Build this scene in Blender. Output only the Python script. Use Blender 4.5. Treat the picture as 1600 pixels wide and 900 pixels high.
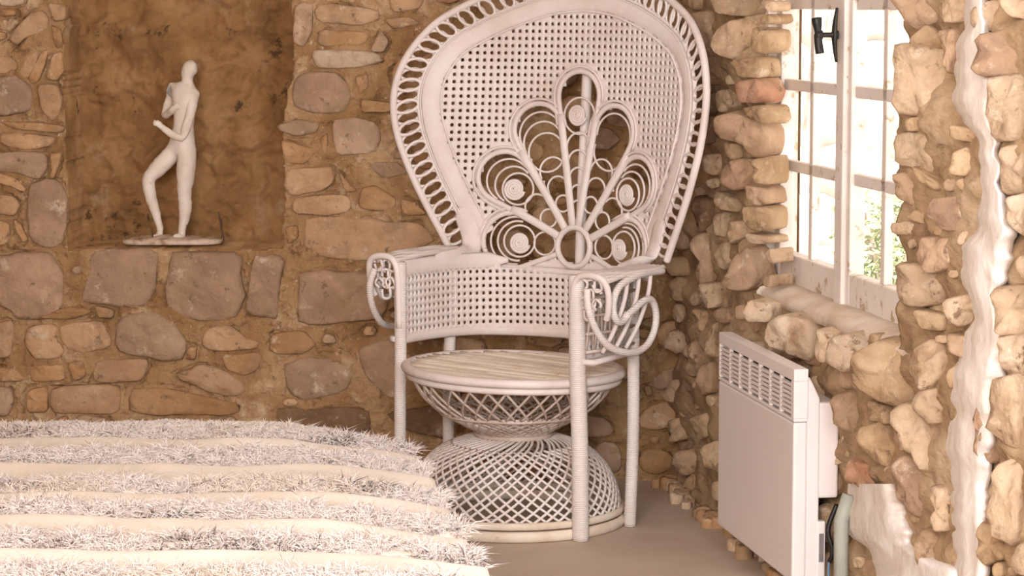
import bpy, bmesh, math, random
import numpy as np
from mathutils import Vector, Matrix, noise
random.seed(7)
for o in list(bpy.data.objects): bpy.data.objects.remove(o)
SC = bpy.context.scene; COL = SC.collection
PI = math.pi

# ------------------------------------------------------------------ camera
F = 4000.0; PITCH = math.atan(445/4000); CH = 1.48
cd = bpy.data.cameras.new('camera'); cam = bpy.data.objects.new('camera', cd); COL.objects.link(cam)
cam.location = (0, 0, CH); cam.rotation_euler = (PI/2-PITCH, 0, 0)
cd.sensor_width = 36; cd.lens = 36*F/1600; cd.clip_end = 200
SC.camera = cam
# ------------------------------------------------------------------ world, lamps, exposure
w = bpy.data.worlds.new('sky'); SC.world = w; w.use_nodes = True
bg = w.node_tree.nodes['Background']; bg.inputs[0].default_value = (1.0, .91, .845, 1); bg.inputs[1].default_value = 1.0
def area(name, loc, target, sx, sy, power, color):
    l = bpy.data.lights.new(name, 'AREA'); l.shape = 'RECTANGLE'; l.size = sx; l.size_y = sy; l.energy = power; l.color = color
    o = bpy.data.objects.new(name, l); COL.objects.link(o); o.location = loc
    o.rotation_euler = (Vector(target)-Vector(loc)).to_track_quat('-Z', 'Y').to_euler(); return o
area('daylight_from_side_door', (1.15, 3.2, 1.45), (-.2, 6.8, .5), 1.1, 1.7, 44, (.76, .87, 1.0))
area('added_key_light', (-.55, .6, 2.0), (.1, 7.2, .9), 1.3, 1.3, 146, (1.0, .905, .845))  # added lamp on the viewer's side, deepens the shade behind the chair back
sl = bpy.data.lights.new('sun', 'SUN'); sl.energy = 10; sl.angle = math.radians(1); sl.color = (1, .96, .9)
so0 = bpy.data.objects.new('sun', sl); COL.objects.link(so0); so0.rotation_euler = Vector((-.25, .38, -1)).to_track_quat('-Z', 'Y').to_euler()
SC.view_settings.view_transform = 'Standard'; SC.view_settings.look = 'None'; SC.view_settings.gamma = 1
SC.view_settings.exposure = 0.5

# ------------------------------------------------------------------ projection helpers (turn a measured direction into a point of a real plane)
FW = Vector((0, math.cos(PITCH), -math.sin(PITCH))); UP = Vector((0, math.sin(PITCH), math.cos(PITCH)))
EYE = Vector((0, 0, CH))
def ray(px, py): return FW + Vector(((px-800)/F, 0, 0)) - UP*((py-450)/F)
def hit(px, py, p0, n):
    r = ray(px, py); return EYE + r*((Vector(p0)-EYE).dot(n)/r.dot(n))
YB = 7.88                       # back wall plane
SL = .175; XR = .51             # right wall runs x = XR + SL*(YB-y)
WD = Vector((SL, -1, 0)).normalized()          # along right wall, towards viewer
WN = Vector((-1, -SL, 0)).normalized()         # right wall normal, into the room
def rw(s, off, z): return Vector((XR, YB, 0)) + WD*s + WN*off + Vector((0, 0, z))
def rhit(px, py, off=0):        # -> (s, z) on plane parallel to the right wall
    p = hit(px, py, rw(0, off, 0), WN); return (p-rw(0, off, 0)).dot(WD), p.z

# ------------------------------------------------------------------ object helpers
def link(o, parent=None):
    COL.objects.link(o)
    if parent is not None: o.parent = parent
    return o
def empty(name, loc=(0, 0, 0), rz=0):
    o = bpy.data.objects.new(name, None); o.empty_display_size = .05; o.location = loc; o.rotation_euler = (0, 0, rz); return link(o)
def tag(o, label=None, cat=None, group=None, kind=None):
    if label: o['label'] = label
    if cat: o['category'] = cat
    if group: o['group'] = group
    if kind: o['kind'] = kind
    return o
class MB:
    def __init__(s): s.v = []; s.f = []
    def add(s, vs, fs):
        b = len(s.v); s.v += [tuple(v) for v in vs]; s.f += [tuple(b+i for i in f) for f in fs]
    def box(s, c, d, rz=0, ax=None):
        hx, hy, hz = d[0]/2, d[1]/2, d[2]/2; c = Vector(c)
        ax = ax or (Vector((math.cos(rz), math.sin(rz), 0)), Vector((-math.sin(rz), math.cos(rz), 0)), Vector((0, 0, 1)))
        vs = [c+ax[0]*(hx*i)+ax[1]*(hy*j)+ax[2]*(hz*k) for i in (-1, 1) for j in (-1, 1) for k in (-1, 1)]
        s.add(vs, [(0, 1, 3, 2), (4, 6, 7, 5), (0, 4, 5, 1), (2, 3, 7, 6), (0, 2, 6, 4), (1, 5, 7, 3)])
    def sweep(s, path, w, th=None, nrm=None, n=8, closed=False, taper=None):
        P = [Vector(p) for p in path]; m = len(P); th = th if th is not None else w
        vs = []; prev = None
        for i, p in enumerate(P):
            if closed: t = P[(i+1) % m]-P[i-1]
            else: t = P[min(i+1, m-1)]-P[max(i-1, 0)]
            if t.length < 1e-9: t = Vector((0, 0, 1))
            t.normalize()
            if nrm is not None: a = Vector(nrm[i])
            else:
                a = prev if prev is not None else (Vector((0, 0, 1)) if abs(t.z) < .9 else Vector((1, 0, 0)))
            a = a - t*a.dot(t)
            if a.length < 1e-6: a = t.orthogonal()
            a.normalize(); prev = a; b = t.cross(a)
            k = taper(i/(m-1)) if taper else 1
            for j in range(n):
                q = 2*PI*j/n; vs.append(p + a*(math.sin(q)*th/2*k) + b*(math.cos(q)*w/2*k))
        fs = []
        R = m if closed else m-1
        for i in range(R):
            for j in range(n):
                a0 = i*n+j; a1 = i*n+(j+1) % n; b0 = ((i+1) % m)*n+j; b1 = ((i+1) % m)*n+(j+1) % n
                fs.append((a0, a1, b1, b0))
        if not closed: fs += [tuple(range(n))[::-1], tuple((m-1)*n+j for j in range(n))]
        s.add(vs, fs)
    def tube(s, path, r, n=8, closed=False, taper=None): s.sweep(path, 2*r, 2*r, None, n, closed, taper)
    def build(s, name, mat, parent=None, smooth=True, bevel=0, kind=None, label=None):
        me = bpy.data.meshes.new(name); me.from_pydata(s.v, [], s.f); me.update()
        if smooth: me.polygons.foreach_set('use_smooth', [True]*len(me.polygons))
        me.materials.append(mat)
        o = link(bpy.data.objects.new(name, me), parent)
        if bevel:
            m = o.modifiers.new('bevel', 'BEVEL'); m.width = bevel; m.segments = 2; m.limit_method = 'ANGLE'
        if kind: o['kind'] = kind
        if label: o['label'] = label
        return o
def catmull(pts, k=8, closed=False):
    P = [Vector(p) for p in pts]; n = len(P); out = []
    R = n if closed else n-1
    for i in range(R):
        if closed: a, b, c, d = P[i-1], P[i], P[(i+1) % n], P[(i+2) % n]
        else: a, b, c, d = P[max(i-1, 0)], P[i], P[i+1], P[min(i+2, n-1)]
        for j in range(k):
            t = j/k; out.append(.5*((2*b)+(c-a)*t+(2*a-5*b+4*c-d)*t*t+(3*b-a-3*c+d)*t**3))
    if not closed: out.append(P[-1])
    return out

# ------------------------------------------------------------------ materials
def mat(name, cols, scale=8, rough=.85, bump=.3, bscale=40, detail=6, objrand=0, spots=None, wave=None, metal=0, coords='Object', bdist=.01, stretch=None):
    m = bpy.data.materials.new(name); m.use_nodes = True; nt = m.node_tree; N = nt.nodes; L = nt.links
    bs = N['Principled BSDF']; bs.inputs['Roughness'].default_value = rough; bs.inputs['Metallic'].default_value = metal
    bs.inputs['Specular IOR Level'].default_value = .3 if rough > .6 else .5
    tc = N.new('ShaderNodeTexCoord'); co = tc.outputs[coords]
    if stretch:
        vm = N.new('ShaderNodeVectorMath'); vm.operation = 'MULTIPLY'; vm.inputs[1].default_value = stretch; L.new(co, vm.inputs[0]); co = vm.outputs[0]
    if objrand:
        oi = N.new('ShaderNodeObjectInfo'); ad = N.new('ShaderNodeVectorMath'); ad.operation = 'MULTIPLY_ADD'
        cb = N.new('ShaderNodeCombineXYZ'); L.new(oi.outputs['Random'], cb.inputs[0]); L.new(oi.outputs['Random'], cb.inputs[1])
        ad.inputs[1].default_value = (37, 53, 11); L.new(cb.outputs[0], ad.inputs[0]); L.new(co, ad.inputs[2]); co = ad.outputs[0]
    nz = N.new('ShaderNodeTexNoise'); nz.inputs['Scale'].default_value = scale; nz.inputs['Detail'].default_value = detail; nz.inputs['Roughness'].default_value = .6
    L.new(co, nz.inputs['Vector'])
    cr = N.new('ShaderNodeValToRGB'); L.new(nz.outputs['Fac'], cr.inputs[0])
    els = cr.color_ramp.elements
    while len(els) < len(cols): els.new(.5)
    for i, c in enumerate(cols):
        els[i].position = .3+.4*i/max(1, len(cols)-1); els[i].color = (*c, 1)
    out = cr.outputs[0]
    if objrand:
        hs = N.new('ShaderNodeHueSaturation'); mr = N.new('ShaderNodeMapRange'); mr.inputs[3].default_value = 1-objrand; mr.inputs[4].default_value = 1+objrand
        L.new(oi.outputs['Random'], mr.inputs[0]); L.new(mr.outputs[0], hs.inputs['Value']); L.new(out, hs.inputs['Color']); out = hs.outputs[0]
    if spots:   # (colour, scale, threshold, softness): stains and wear with a shape of their own
        for (c, sc, th, sf) in spots:
            n2 = N.new('ShaderNodeTexNoise'); n2.inputs['Scale'].default_value = sc; n2.inputs['Detail'].default_value = 8; n2.inputs['Roughness'].default_value = .7
            L.new(co, n2.inputs['Vector'])
            r2 = N.new('ShaderNodeMapRange'); r2.inputs[1].default_value = th; r2.inputs[2].default_value = th+sf; L.new(n2.outputs['Fac'], r2.inputs[0])
            mx = N.new('ShaderNodeMixRGB'); L.new(r2.outputs[0], mx.inputs[0]); L.new(out, mx.inputs[1]); mx.inputs[2].default_value = (*c, 1); out = mx.outputs[0]
    L.new(out, bs.inputs['Base Color'])
    if bump:
        nb = N.new('ShaderNodeTexNoise'); nb.inputs['Scale'].default_value = bscale; nb.inputs['Detail'].default_value = 8; L.new(co, nb.inputs['Vector'])
        h = nb.outputs['Fac']
        if wave:
            wv = N.new('ShaderNodeTexWave'); wv.bands_direction = wave[0]; wv.inputs['Scale'].default_value = wave[1]; wv.inputs['Distortion'].default_value = wave[2] if len(wave) > 2 else .6
            wv.inputs['Detail'].default_value = 1
            L.new(co, wv.inputs['Vector']); ma = N.new('ShaderNodeMath'); ma.operation = 'ADD'; L.new(h, ma.inputs[0]); L.new(wv.outputs['Fac'], ma.inputs[1]); h = ma.outputs[0]
        bp = N.new('ShaderNodeBump'); bp.inputs['Strength'].default_value = bump; bp.inputs['Distance'].default_value = bdist
        L.new(h, bp.inputs['Height']); L.new(bp.outputs[0], bs.inputs['Normal'])
    return m
M = {}
M['mortar'] = mat('sandy_mortar', [(.25, .13, .05), (.37, .215, .10), (.48, .31, .165)], 6, .95, 1, 28, 8, spots=[((.62, .45, .28), 7, .54, .14), ((.20, .105, .045), 11, .60, .06), ((.62, .47, .32), 30, .62, .06)], bdist=.03)
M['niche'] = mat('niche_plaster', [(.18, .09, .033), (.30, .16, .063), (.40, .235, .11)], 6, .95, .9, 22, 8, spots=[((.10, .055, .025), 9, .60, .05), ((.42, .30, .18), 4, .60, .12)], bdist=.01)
M['rmortar'] = mat('pale_mortar', [(.27, .17, .09), (.42, .285, .165), (.56, .42, .28)], 6, .95, 1, 40, 8, spots=[((.24, .14, .07), 10, .62, .07)], bdist=.014, stretch=(.8, .35, 1))
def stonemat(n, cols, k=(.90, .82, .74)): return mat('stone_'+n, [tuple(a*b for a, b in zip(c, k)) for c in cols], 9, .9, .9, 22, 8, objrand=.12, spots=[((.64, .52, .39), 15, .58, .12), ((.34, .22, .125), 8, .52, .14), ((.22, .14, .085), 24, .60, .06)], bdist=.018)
ST = {'t': stonemat('tan', [(.42, .265, .15), (.54, .365, .225), (.62, .46, .31)]),
      'g': stonemat('grey', [(.35, .25, .17), (.45, .325, .23), (.56, .425, .31)]),
      'm': stonemat('mauve', [(.33, .225, .16), (.43, .30, .215), (.55, .40, .28)]),
      'o': stonemat('ochre', [(.38, .22, .105), (.49, .31, .165), (.58, .40, .24)]),
      'r': stonemat('reddish', [(.42, .22, .14), (.50, .31, .22), (.52, .40, .30)]),
      'd': stonemat('dark', [(.15, .09, .055), (.22, .14, .085), (.30, .20, .13)]),
      'w': stonemat('pale', [(.50, .40, .30), (.62, .50, .38), (.72, .62, .52)])}
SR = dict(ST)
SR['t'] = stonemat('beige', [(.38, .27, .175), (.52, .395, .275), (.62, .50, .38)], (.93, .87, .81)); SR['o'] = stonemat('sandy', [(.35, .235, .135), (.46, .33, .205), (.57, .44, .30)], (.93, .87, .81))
M['plaster'] = mat('white_plaster', [(.72, .62, .54), (.82, .74, .68), (.86, .80, .76)], 9, .85, .5, 25, spots=[((.55, .40, .26), 12, .66, .08)])
M['floor'] = mat('painted_concrete_floor', [(.46, .35, .26), (.55, .44, .345), (.61, .51, .41)], 1.6, .6, .15, 12, spots=[((.36, .27, .20), 3.5, .60, .15)])
M['wicker'] = mat('white_painted_wicker', [(.66, .56, .51), (.75, .66, .62), (.80, .73, .70)], 5, .6, .35, 90, spots=[((.40, .27, .19), 46, .66, .07)], bdist=.004)
M['wrap'] = mat('white_wrapped_cane', [(.68, .59, .54), (.77, .69, .65), (.82, .76, .73)], 6, .55, .5, 70, spots=[((.42, .30, .22), 50, .70, .05)], wave=('Z', 60, .8), bdist=.003)
M['slat'] = mat('bare_painted_slats', [(.60, .48, .37), (.70, .60, .49), (.76, .69, .60)], 9, .6, .2, 60, objrand=.16, spots=[((.42, .30, .19), 24, .62, .08)])
M['basket'] = mat('worn_wicker', [(.42, .31, .24), (.58, .47, .40), (.72, .64, .59)], 7, .65, .2, 80, spots=[((.36, .23, .15), 16, .60, .08)])
M['cloth'] = mat('cream_woven_cloth', [(.70, .61, .52), (.77, .68, .59), (.82, .75, .67)], 3, .9, .35, 200, wave=('Y', 90, 1.5), bdist=.003)
M['metal'] = mat('cream_enamel', [(.78, .71, .69), (.80, .73, .71)], 2, .4, .0)
M['dark'] = mat('dark_inside', [(.13, .10, .09), (.17, .13, .12)], 5, .8, 0)
M['plastic'] = mat('grey_plastic', [(.16, .14, .14), (.24, .21, .21)], 30, .6, 0)
M['iron'] = mat('black_iron', [(.012, .012, .012), (.03, .028, .025)], 40, .45, .2, 80, spots=[((.30, .22, .15), 60, .70, .04)], metal=.3)
M['paint'] = mat('chipped_white_paint', [(.76, .68, .62), (.82, .75, .70), (.85, .80, .77)], 6, .6, .25, 40, spots=[((.50, .36, .23), 16, .58, .06), ((.30, .20, .13), 30, .68, .04)], bdist=.004)
M['wood'] = mat('pale_bare_wood', [(.58, .44, .33), (.72, .60, .50), (.80, .71, .63)], 9, .7, .3, 30, bdist=.004)
M['clay'] = mat('white_clay', [(.66, .54, .44), (.76, .66, .57), (.80, .72, .65)], 18, .8, .5, 60, spots=[((.45, .30, .18), 30, .66, .08)], bdist=.004)
M['base'] = mat('rusty_plaster', [(.30, .15, .08), (.62, .48, .37), (.72, .60, .50)], 30, .85, .8, 70, bdist=.006)
M['rust'] = mat('rusty_wire', [(.07, .035, .02), (.13, .07, .04)], 40, .7, 0)
M['blue'] = mat('blue_cable', [(.10, .22, .40), (.12, .26, .46)], 5, .5, 0)
M['white'] = mat('whitewash', [(.80, .76, .72), (.84, .80, .76)], 3, .9, .1, 20)
g = bpy.data.materials.new('window_glass'); g.use_nodes = True; nt = g.node_tree
b_ = nt.nodes['Principled BSDF']; nt.nodes.remove(b_)
tr = nt.nodes.new('ShaderNodeBsdfTransparent'); gl = nt.nodes.new('ShaderNodeBsdfGlossy'); gl.inputs['Roughness'].default_value = .05
mx = nt.nodes.new('ShaderNodeMixShader'); mx.inputs[0].default_value = .08
nt.links.new(tr.outputs[0], mx.inputs[1]); nt.links.new(gl.outputs[0], mx.inputs[2]); nt.links.new(mx.outputs[0], nt.nodes['Material Output'].inputs[0]); M['glass'] = g

# ------------------------------------------------------------------ measured stones
def grp(ox, oy, s, items): return [(c, [(x/s+ox, y/s+oy) for x, y in p]) for c, p in items]
BS = grp(0, 0, 1, [
 ('t', [(18,54),(27,42),(51,18),(69,16),(75,27),(74,46),(39,60),(28,72),(18,64)]),
 ('w', [(0,-6),(39,-6),(39,6),(20,10),(0,8)]), ('o', [(0,13),(26,16),(26,24),(0,26)]),
 ('t', [(-12,90),(18,88),(32,96),(30,108),(12,116),(-12,114)]),
 ('t', [(39,87),(57,80),(62,85),(50,120),(39,123),(31,117)]), ('o', [(64,84),(73,75),(78,81),(61,126),(50,132),(44,123)]),
 ('m', [(-10,120),(24,117),(48,132),(53,156),(48,174),(12,180),(-10,178)]),
 ('t', [(57,132),(90,132),(98,156),(93,180),(81,189),(65,171)]), ('o', [(0,189),(63,192),(102,196),(103,204),(90,207),(18,201)]),
 ('t', [(0,207),(45,209),(86,214),(80,228),(45,234),(12,230),(0,222)]), ('g', [(-5,238),(36,235),(75,240),(76,262),(60,281),(30,270),(-5,268)]),
 ('o', [(79,240),(98,238),(92,262),(85,280),(79,278)]), ('m', [(48,289),(69,278),(96,283),(105,310),(103,355),(96,382),(78,386),(54,382),(45,364),(42,310)]),
 ('o', [(-5,268),(28,280),(42,298),(36,300),(20,292),(-5,284)]), ('t', [(-5,304),(21,307),(33,322),(24,337),(-5,334)]),
 ('o', [(-5,343),(15,349),(18,364),(9,382),(-5,384)]), ('o', [(22,342),(33,350),(44,374),(36,380),(26,360)]),
 ('o', [(80,40),(96,45),(100,70),(88,78)]), ('o', [(84,84),(98,80),(100,110),(88,125),(72,122)]), ('t', [(75,5),(105,8),(104,30),(86,34)]),
 ('m', [(-8,400),(18,394),(81,394),(93,415),(100,442),(96,481),(84,496),(42,499),(27,496),(15,481),(-8,474)]),
 ('m', [(144,394),(186,388),(237,391),(246,400),(240,442),(240,457),(226,478),(192,478),(165,476),(124,472),(132,442)]),
 ('m', [(270,397),(300,391),(360,394),(376,403),(378,442),(384,460),(372,487),(354,500),(324,502),(300,496),(261,482),(258,445)]),
 ('m', [(396,400),(432,397),(443,406),(438,442),(435,496),(423,496),(387,490),(384,481),(390,442)]),
 ('m', [(467,432),(500,421),(560,425),(600,432),(606,470),(600,495),(520,506),(464,506)]),
 ('t', [(475,345),(520,338),(580,342),(660,350),(680,372),(660,385),(620,400),(570,407),(500,403),(475,380)]),
 ('t', [(445,265),(490,261),(522,262),(520,285),(500,298),(458,306),(446,295)]), ('t', [(458,312),(500,303),(540,305),(548,318),(545,330),(520,337),(458,335)]),
 ('o', [(530,268),(548,290),(560,298),(540,300)]), ('o', [(565,295),(585,288),(620,310),(622,325),(595,330),(560,325)]), ('o', [(625,310),(650,315),(668,335),(630,335)]),
 ('g', [(520,188),(550,185),(590,190),(595,215),(588,238),(565,242),(527,240),(518,215)]), ('g', [(432,195),(465,187),(500,192),(495,208),(460,213),(436,203)]),
 ('o', [(440,220),(465,225),(500,235),(475,257),(445,255)]), ('m', [(460,120),(500,112),(530,115),(546,135),(549,155),(540,175),(490,178),(455,165)]),
 ('o', [(554,120),(575,115),(575,135),(562,150)]), ('w', [(488,80),(525,77),(590,82),(598,95),(565,105),(515,107),(490,105)]),
 ('g', [(460,10),(475,0),(490,5),(488,50),(475,75),(457,65),(460,30)]), ('t', [(494,10),(520,5),(590,15),(595,32),(565,40),(496,35)]),
 ('o', [(496,46),(575,50),(573,70),(497,72)]), ('t', [(605,-8),(665,-8),(655,15),(615,20)]), ('g', [(595,45),(608,65),(600,82),(578,80)]),
 ('t', [(600,30),(640,25),(660,37),(614,46)]), ('m', [(570,255),(620,252),(640,270),(600,280)]), ('o', [(565,155),(610,160),(610,175),(565,175)]),
 ('r', [(678,-10),(735,-10),(705,6),(682,4)]), ('o', [(446,355),(466,350),(466,372),(450,382)]), ('o', [(500,214),(512,208),(512,240),(503,238)]), 
 ('o', [(612,110),(640,70),(640,105),(616,140)])])
BS += grp(0, 450, 2.222, [
 ('t', [(-15,120),(35,115),(50,130),(40,240),(-15,245)]), ('t', [(95,130),(200,125),(198,180),(226,215),(215,245),(120,245),(85,200)]),
 ('t', [(205,130),(360,110),(385,190),(375,210),(280,225),(236,210),(205,170)]), ('g', [(410,110),(500,80),(560,90),(640,160),(652,190),(632,245),(570,250),(410,220),(400,180)]),
 ('o', [(658,203),(685,200),(680,245),(642,245)]), ('t', [(710,140),(800,125),(850,170),(900,185),(900,210),(740,220),(705,200)]),
 ('o', [(770,233),(910,222),(900,280),(850,305),(790,285)]), ('t', [(600,300),(690,265),(760,275),(850,330),(855,370),(790,375),(700,350)]),
 ('t', [(330,250),(510,245),(515,270),(490,325),(320,325)]), ('o', [(232,260),(290,250),(300,300),(260,325)]), ('o', [(100,270),(220,260),(225,320),(110,325)]),
 ('o', [(-10,275),(60,280),(90,320),(-10,325)]), ('g', [(-10,340),(40,350),(50,400),(30,440),(-10,440)]), ('o', [(95,350),(165,345),(168,430),(95,430)]), ('t', [(175,342),(420,332),(420,435),(180,435)]),
 ('o', [(445,352),(580,342),(690,370),(840,405),(840,440),(455,440)]), ('m', [(980,270),(1060,240),(1170,250),(1220,290),(1215,340),(1170,370),(1060,390),(1000,360)]),
 ('m', [(1240,210),(1290,190),(1380,180),(1400,390),(1340,380),(1280,320),(1250,270)]), ('d', [(960,420),(1270,410),(1290,500),(960,500)]),
 ('d', [(1340,430),(1540,400),(1560,530),(1380,480)]), ('o', [(330,60),(400,75),(395,105),(340,100)]), ('o', [(240,60),(330,80),(250,108),(120,105)])])
RS = grp(1000, 0, 2, [
 ('t', [(268,85),(335,60),(362,90),(348,140),(320,178),(268,165),(250,140)]), ('o', [(366,90),(420,100),(420,150),(370,165),(355,140)]), ('g', [(190,45),(250,40),(246,120),(225,160),(190,155)]),
 ('t', [(245,-15),(330,-15),(390,5),(350,45),(260,40)]), ('r', [(310,260),(380,250),(400,290),(380,320),(320,315)]), ('t', [(250,290),(290,280),(305,325),(270,350),(245,330)]),
 ('g', [(270,370),(320,355),(370,380),(400,400),(400,470),(360,490),(340,450),(270,430)]), ('o', [(270,448),(312,450),(320,490),(290,500)]),
 ('g', [(215,485),(255,485),(265,520),(240,545),(215,530)]), ('m', [(270,520),(310,500),(350,500),(360,540),(330,580),(290,590),(265,560)]), ('g', [(340,580),(400,590),(410,630),(370,640),(345,620)]),
 ('d', [(190,620),(240,630),(235,690),(215,725),(185,700)]), ('t', [(245,600),(300,620),(310,660),(260,650)]), ('t', [(245,670),(276,665),(280,740),(250,730)]), ('t', [(250,770),(290,755),(300,820),(270,840),(245,810)]),
 ('t', [(284,700),(320,690),(330,740),(295,760)]), ('g', [(190,740),(230,740),(245,860),(210,900),(190,880)]), ('g', [(310,800),(350,780),(380,860),(360,900),(290,900)]),
 ('o', [(330,650),(410,650),(430,715),(350,715)]), ('t', [(340,730),(410,740),(410,760),(350,760)]), ('o', [(290,190),(390,180),(400,240),(320,240)]), ('d', [(195,180),(260,180),(265,260),(200,260)]),
 ('d', [(200,300),(238,290),(240,340),(210,360)]), ('d', [(200,400),(255,380),(262,440),(210,450)]), ('o', [(320,340),(400,330),(410,370),(390,385)]), ('o', [(365,500),(415,490),(415,570),(380,570)])])
RS += grp(1060, 440, 1.957, [
 ('w', [(225,35),(320,45),(340,65),(290,95),(225,95),(215,70)]), ('w', [(280,108),(320,82),(390,97),(425,122),(415,210),(370,200),(280,165)]), ('w', [(430,122),(476,142),(470,215),(425,215)]),  # sill ledge stones: light on their tops put in as pale colour
 ('t', [(75,10),(130,10),(140,70),(90,80)]), ('o', [(55,85),(98,92),(93,150),(58,140)]), ('t', [(102,140),(128,130),(128,230),(104,220)]), ('g', [(40,200),(78,180),(92,250),(50,290)]), ('g', [(84,260),(120,250),(122,330),(88,340)]),
 ('g', [(300,190),(350,200),(375,225),(340,235)]), ('d', [(380,220),(425,222),(460,260),(400,250)])])
RS += grp(1300, 420, 1.873, [
 ('w', [(5,180),(60,170),(100,198),(90,240),(50,275),(0,240)]), ('o', [(95,250),(150,218),(228,225),(248,290),(253,370),(210,398),(130,365),(85,320)]),  # first is a ledge stone too, its lit top painted in as pale
 ('t', [(246,235),(300,212),(348,240),(348,300),(300,345),(255,320)]), ('t', [(270,358),(340,350),(340,440),(300,450),(262,400)]), ('t', [(190,408),(260,404),(325,500),(325,585),(260,530),(182,450)]),
 ('m', [(205,565),(250,545),(300,620),(295,720),(240,700),(205,650)]), ('o', [(90,470),(150,450),(188,520),(182,570),(130,550)]), ('r', [(55,560),(125,575),(160,628),(110,642),(48,615)]),
 ('g', [(20,370),(80,360),(98,420),(80,480),(30,450)]), ('g', [(30,290),(75,300),(78,350),(30,340)]), ('t', [(305,645),(350,650),(355,760),(320,760)]), ('t', [(205,-15),(330,0),(338,60),(328,98),(230,105),(200,40)]),
 ('w', [(342,92),(425,70),(432,138),(380,165),(348,130)]), ('o', [(230,125),(338,132),(340,178),(262,175)]), ('t', [(480,60),(575,50),(575,185),(500,180)]), ('w', [(500,205),(575,192),(575,310),(520,300)]),
 ('t', [(492,330),(575,320),(575,520),(500,490)]), ('t', [(500,580),(575,550),(575,790),(500,770),(482,680)]), ('o', [(450,740),(498,760),(520,840),(450,860)]), ('o', [(104,385),(170,402),(176,450),(112,440)]),
 ('g', [(350,190),(400,200),(400,260),(356,240)]), ('m', [(440,400),(480,420),(490,560),(450,540)]), ('o', [(345,300),(385,270),(380,330),(350,350)])])
RS += grp(1340, 0, 2, [
 ('g', [(130,-20),(260,-20),(255,60),(200,95),(168,70)]), ('o', [(180,112),(228,78),(256,95),(290,150),(172,140)]), ('t', [(140,155),(200,142),(296,172),(308,290),(270,350),(130,350),(135,250)]),
 ('g', [(266,105),(325,95),(302,235),(285,160)]), ('o', [(150,372),(280,358),(295,400),(150,408)]), ('t', [(112,430),(170,418),(290,424),(298,500),(240,545),(150,515),(115,510)]),
 ('o', [(304,480),(350,460),(376,510),(350,545),(304,540)]), ('g', [(120,550),(165,540),(228,600),(180,640),(125,610)]), ('o', [(165,520),(260,560),(270,590),(220,580)]),
 ('m', [(248,625),(350,615),(350,710),(290,715),(248,670)]), ('o', [(155,680),(190,655),(238,688),(215,700)]), ('t', [(110,700),(160,692),(225,712),(225,730),(120,730)]),
 ('g', [(210,745),(310,745),(320,820),(250,850),(200,810)]), ('o', [(140,840),(195,830),(200,900),(140,900)]), ('t', [(370,30),(440,0),(485,60),(430,95),(370,80)]),
 ('m', [(400,120),(540,90),(540,230),(440,235),(390,210)]), ('t', [(430,250),(540,240),(540,420),(450,430)]), ('t', [(460,470),(540,450),(540,600),(460,600)]), ('w', [(490,620),(540,610),(540,740),(480,680)]),
 ('t', [(450,-10),(540,-10),(540,60),(484,50)]), ('t', [(280,-10),(350,-10),(340,60),(280,70)]), ('o', [(300,390),(380,410),(385,445),(300,430)])])

# raster for fillers
GX, GY = -700, -420; GW, GH = 1500, 860       # cells of 2 px
def rast(poly, grow=0):
    P = np.array(poly, float); c = P.mean(0)
    if grow: d = P-c; P = c+d*(1+grow/np.maximum(np.hypot(d[:, 0], d[:, 1]), 1))[:, None]
    x0, y0 = ((P.min(0)-[GX, GY])/2).astype(int)-1; x1, y1 = ((P.max(0)-[GX, GY])/2).astype(int)+2
    x0, y0 = max(x0, 0), max(y0, 0); x1, y1 = min(x1, GW), min(y1, GH)
    if x1 <= x0 or y1 <= y0: return None
    X, Y = np.meshgrid(np.arange(x0, x1)*2+GX+1, np.arange(y0, y1)*2+GY+1)
    ins = np.zeros(X.shape, bool); n = len(P)
    for i in range(n):
        (ax, ay), (bx, by) = P[i], P[(i+1) % n]
        if ay == by: continue
        ins ^= ((ay > Y) != (by > Y)) & (X < (bx-ax)*(Y-ay)/(by-ay)+ax)
    return (slice(y0, y1), slice(x0, x1)), ins
def fillers(stones, forbid, region, tries, size, rnd, cols, cap):
    occ = np.zeros((GH, GW), bool)
    for _, p in stones:
        r = rast(p, 2)
        if r: occ[r[0]] |= r[1]
    for p in forbid:
        r = rast(p)
        if r: occ[r[0]] |= r[1]
    out = []
    for k in range(tries):
        if len(out) >= cap: break
        cx = rnd.uniform(region[0], region[2]); cy = rnd.uniform(region[1], region[3])
        ix, iy = int((cx-GX)/2), int((cy-GY)/2)
        if occ[iy, ix]: continue
        sx, sy = size(cx, cy, 1-.75*k/tries)
        a0 = rnd.uniform(-.25, .25); n = rnd.randint(6, 9); poly = []
        for i in range(n):
            q = 2*PI*(i+rnd.uniform(-.25, .25))/n; rr = rnd.uniform(.85, 1.1)
            x, y = math.copysign(abs(math.cos(q))**.7, math.cos(q))*sx*rr, math.copysign(abs(math.sin(q))**.7, math.sin(q))*sy*rr
            poly.append((cx+x*math.cos(a0)-y*math.sin(a0), cy+x*math.sin(a0)+y*math.cos(a0)))
        r = rast(poly, 3)
        if r is None or (occ[r[0]] & r[1]).any(): continue
        occ[r[0]] |= r[1]; out.append((rnd.choice(cols), poly))
    return out
def chaikin(P):
    o = []
    for i in range(len(P)):
        a, b = P[i], P[(i+1) % len(P)]; o += [a*.87+b*.13, a*.13+b*.87]
    return o
def resample(P, n):
    L = [0]
    for i in range(len(P)): L.append(L[-1]+(P[(i+1) % len(P)]-P[i]).length)
    out = []; j = 0
    for i in range(n):
        t = L[-1]*i/n
        while L[j+1] < t: j += 1
        k = (t-L[j])/max(1e-9, L[j+1]-L[j]); out.append(P[j].lerp(P[(j+1) % len(P)], k))
    return out
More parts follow.
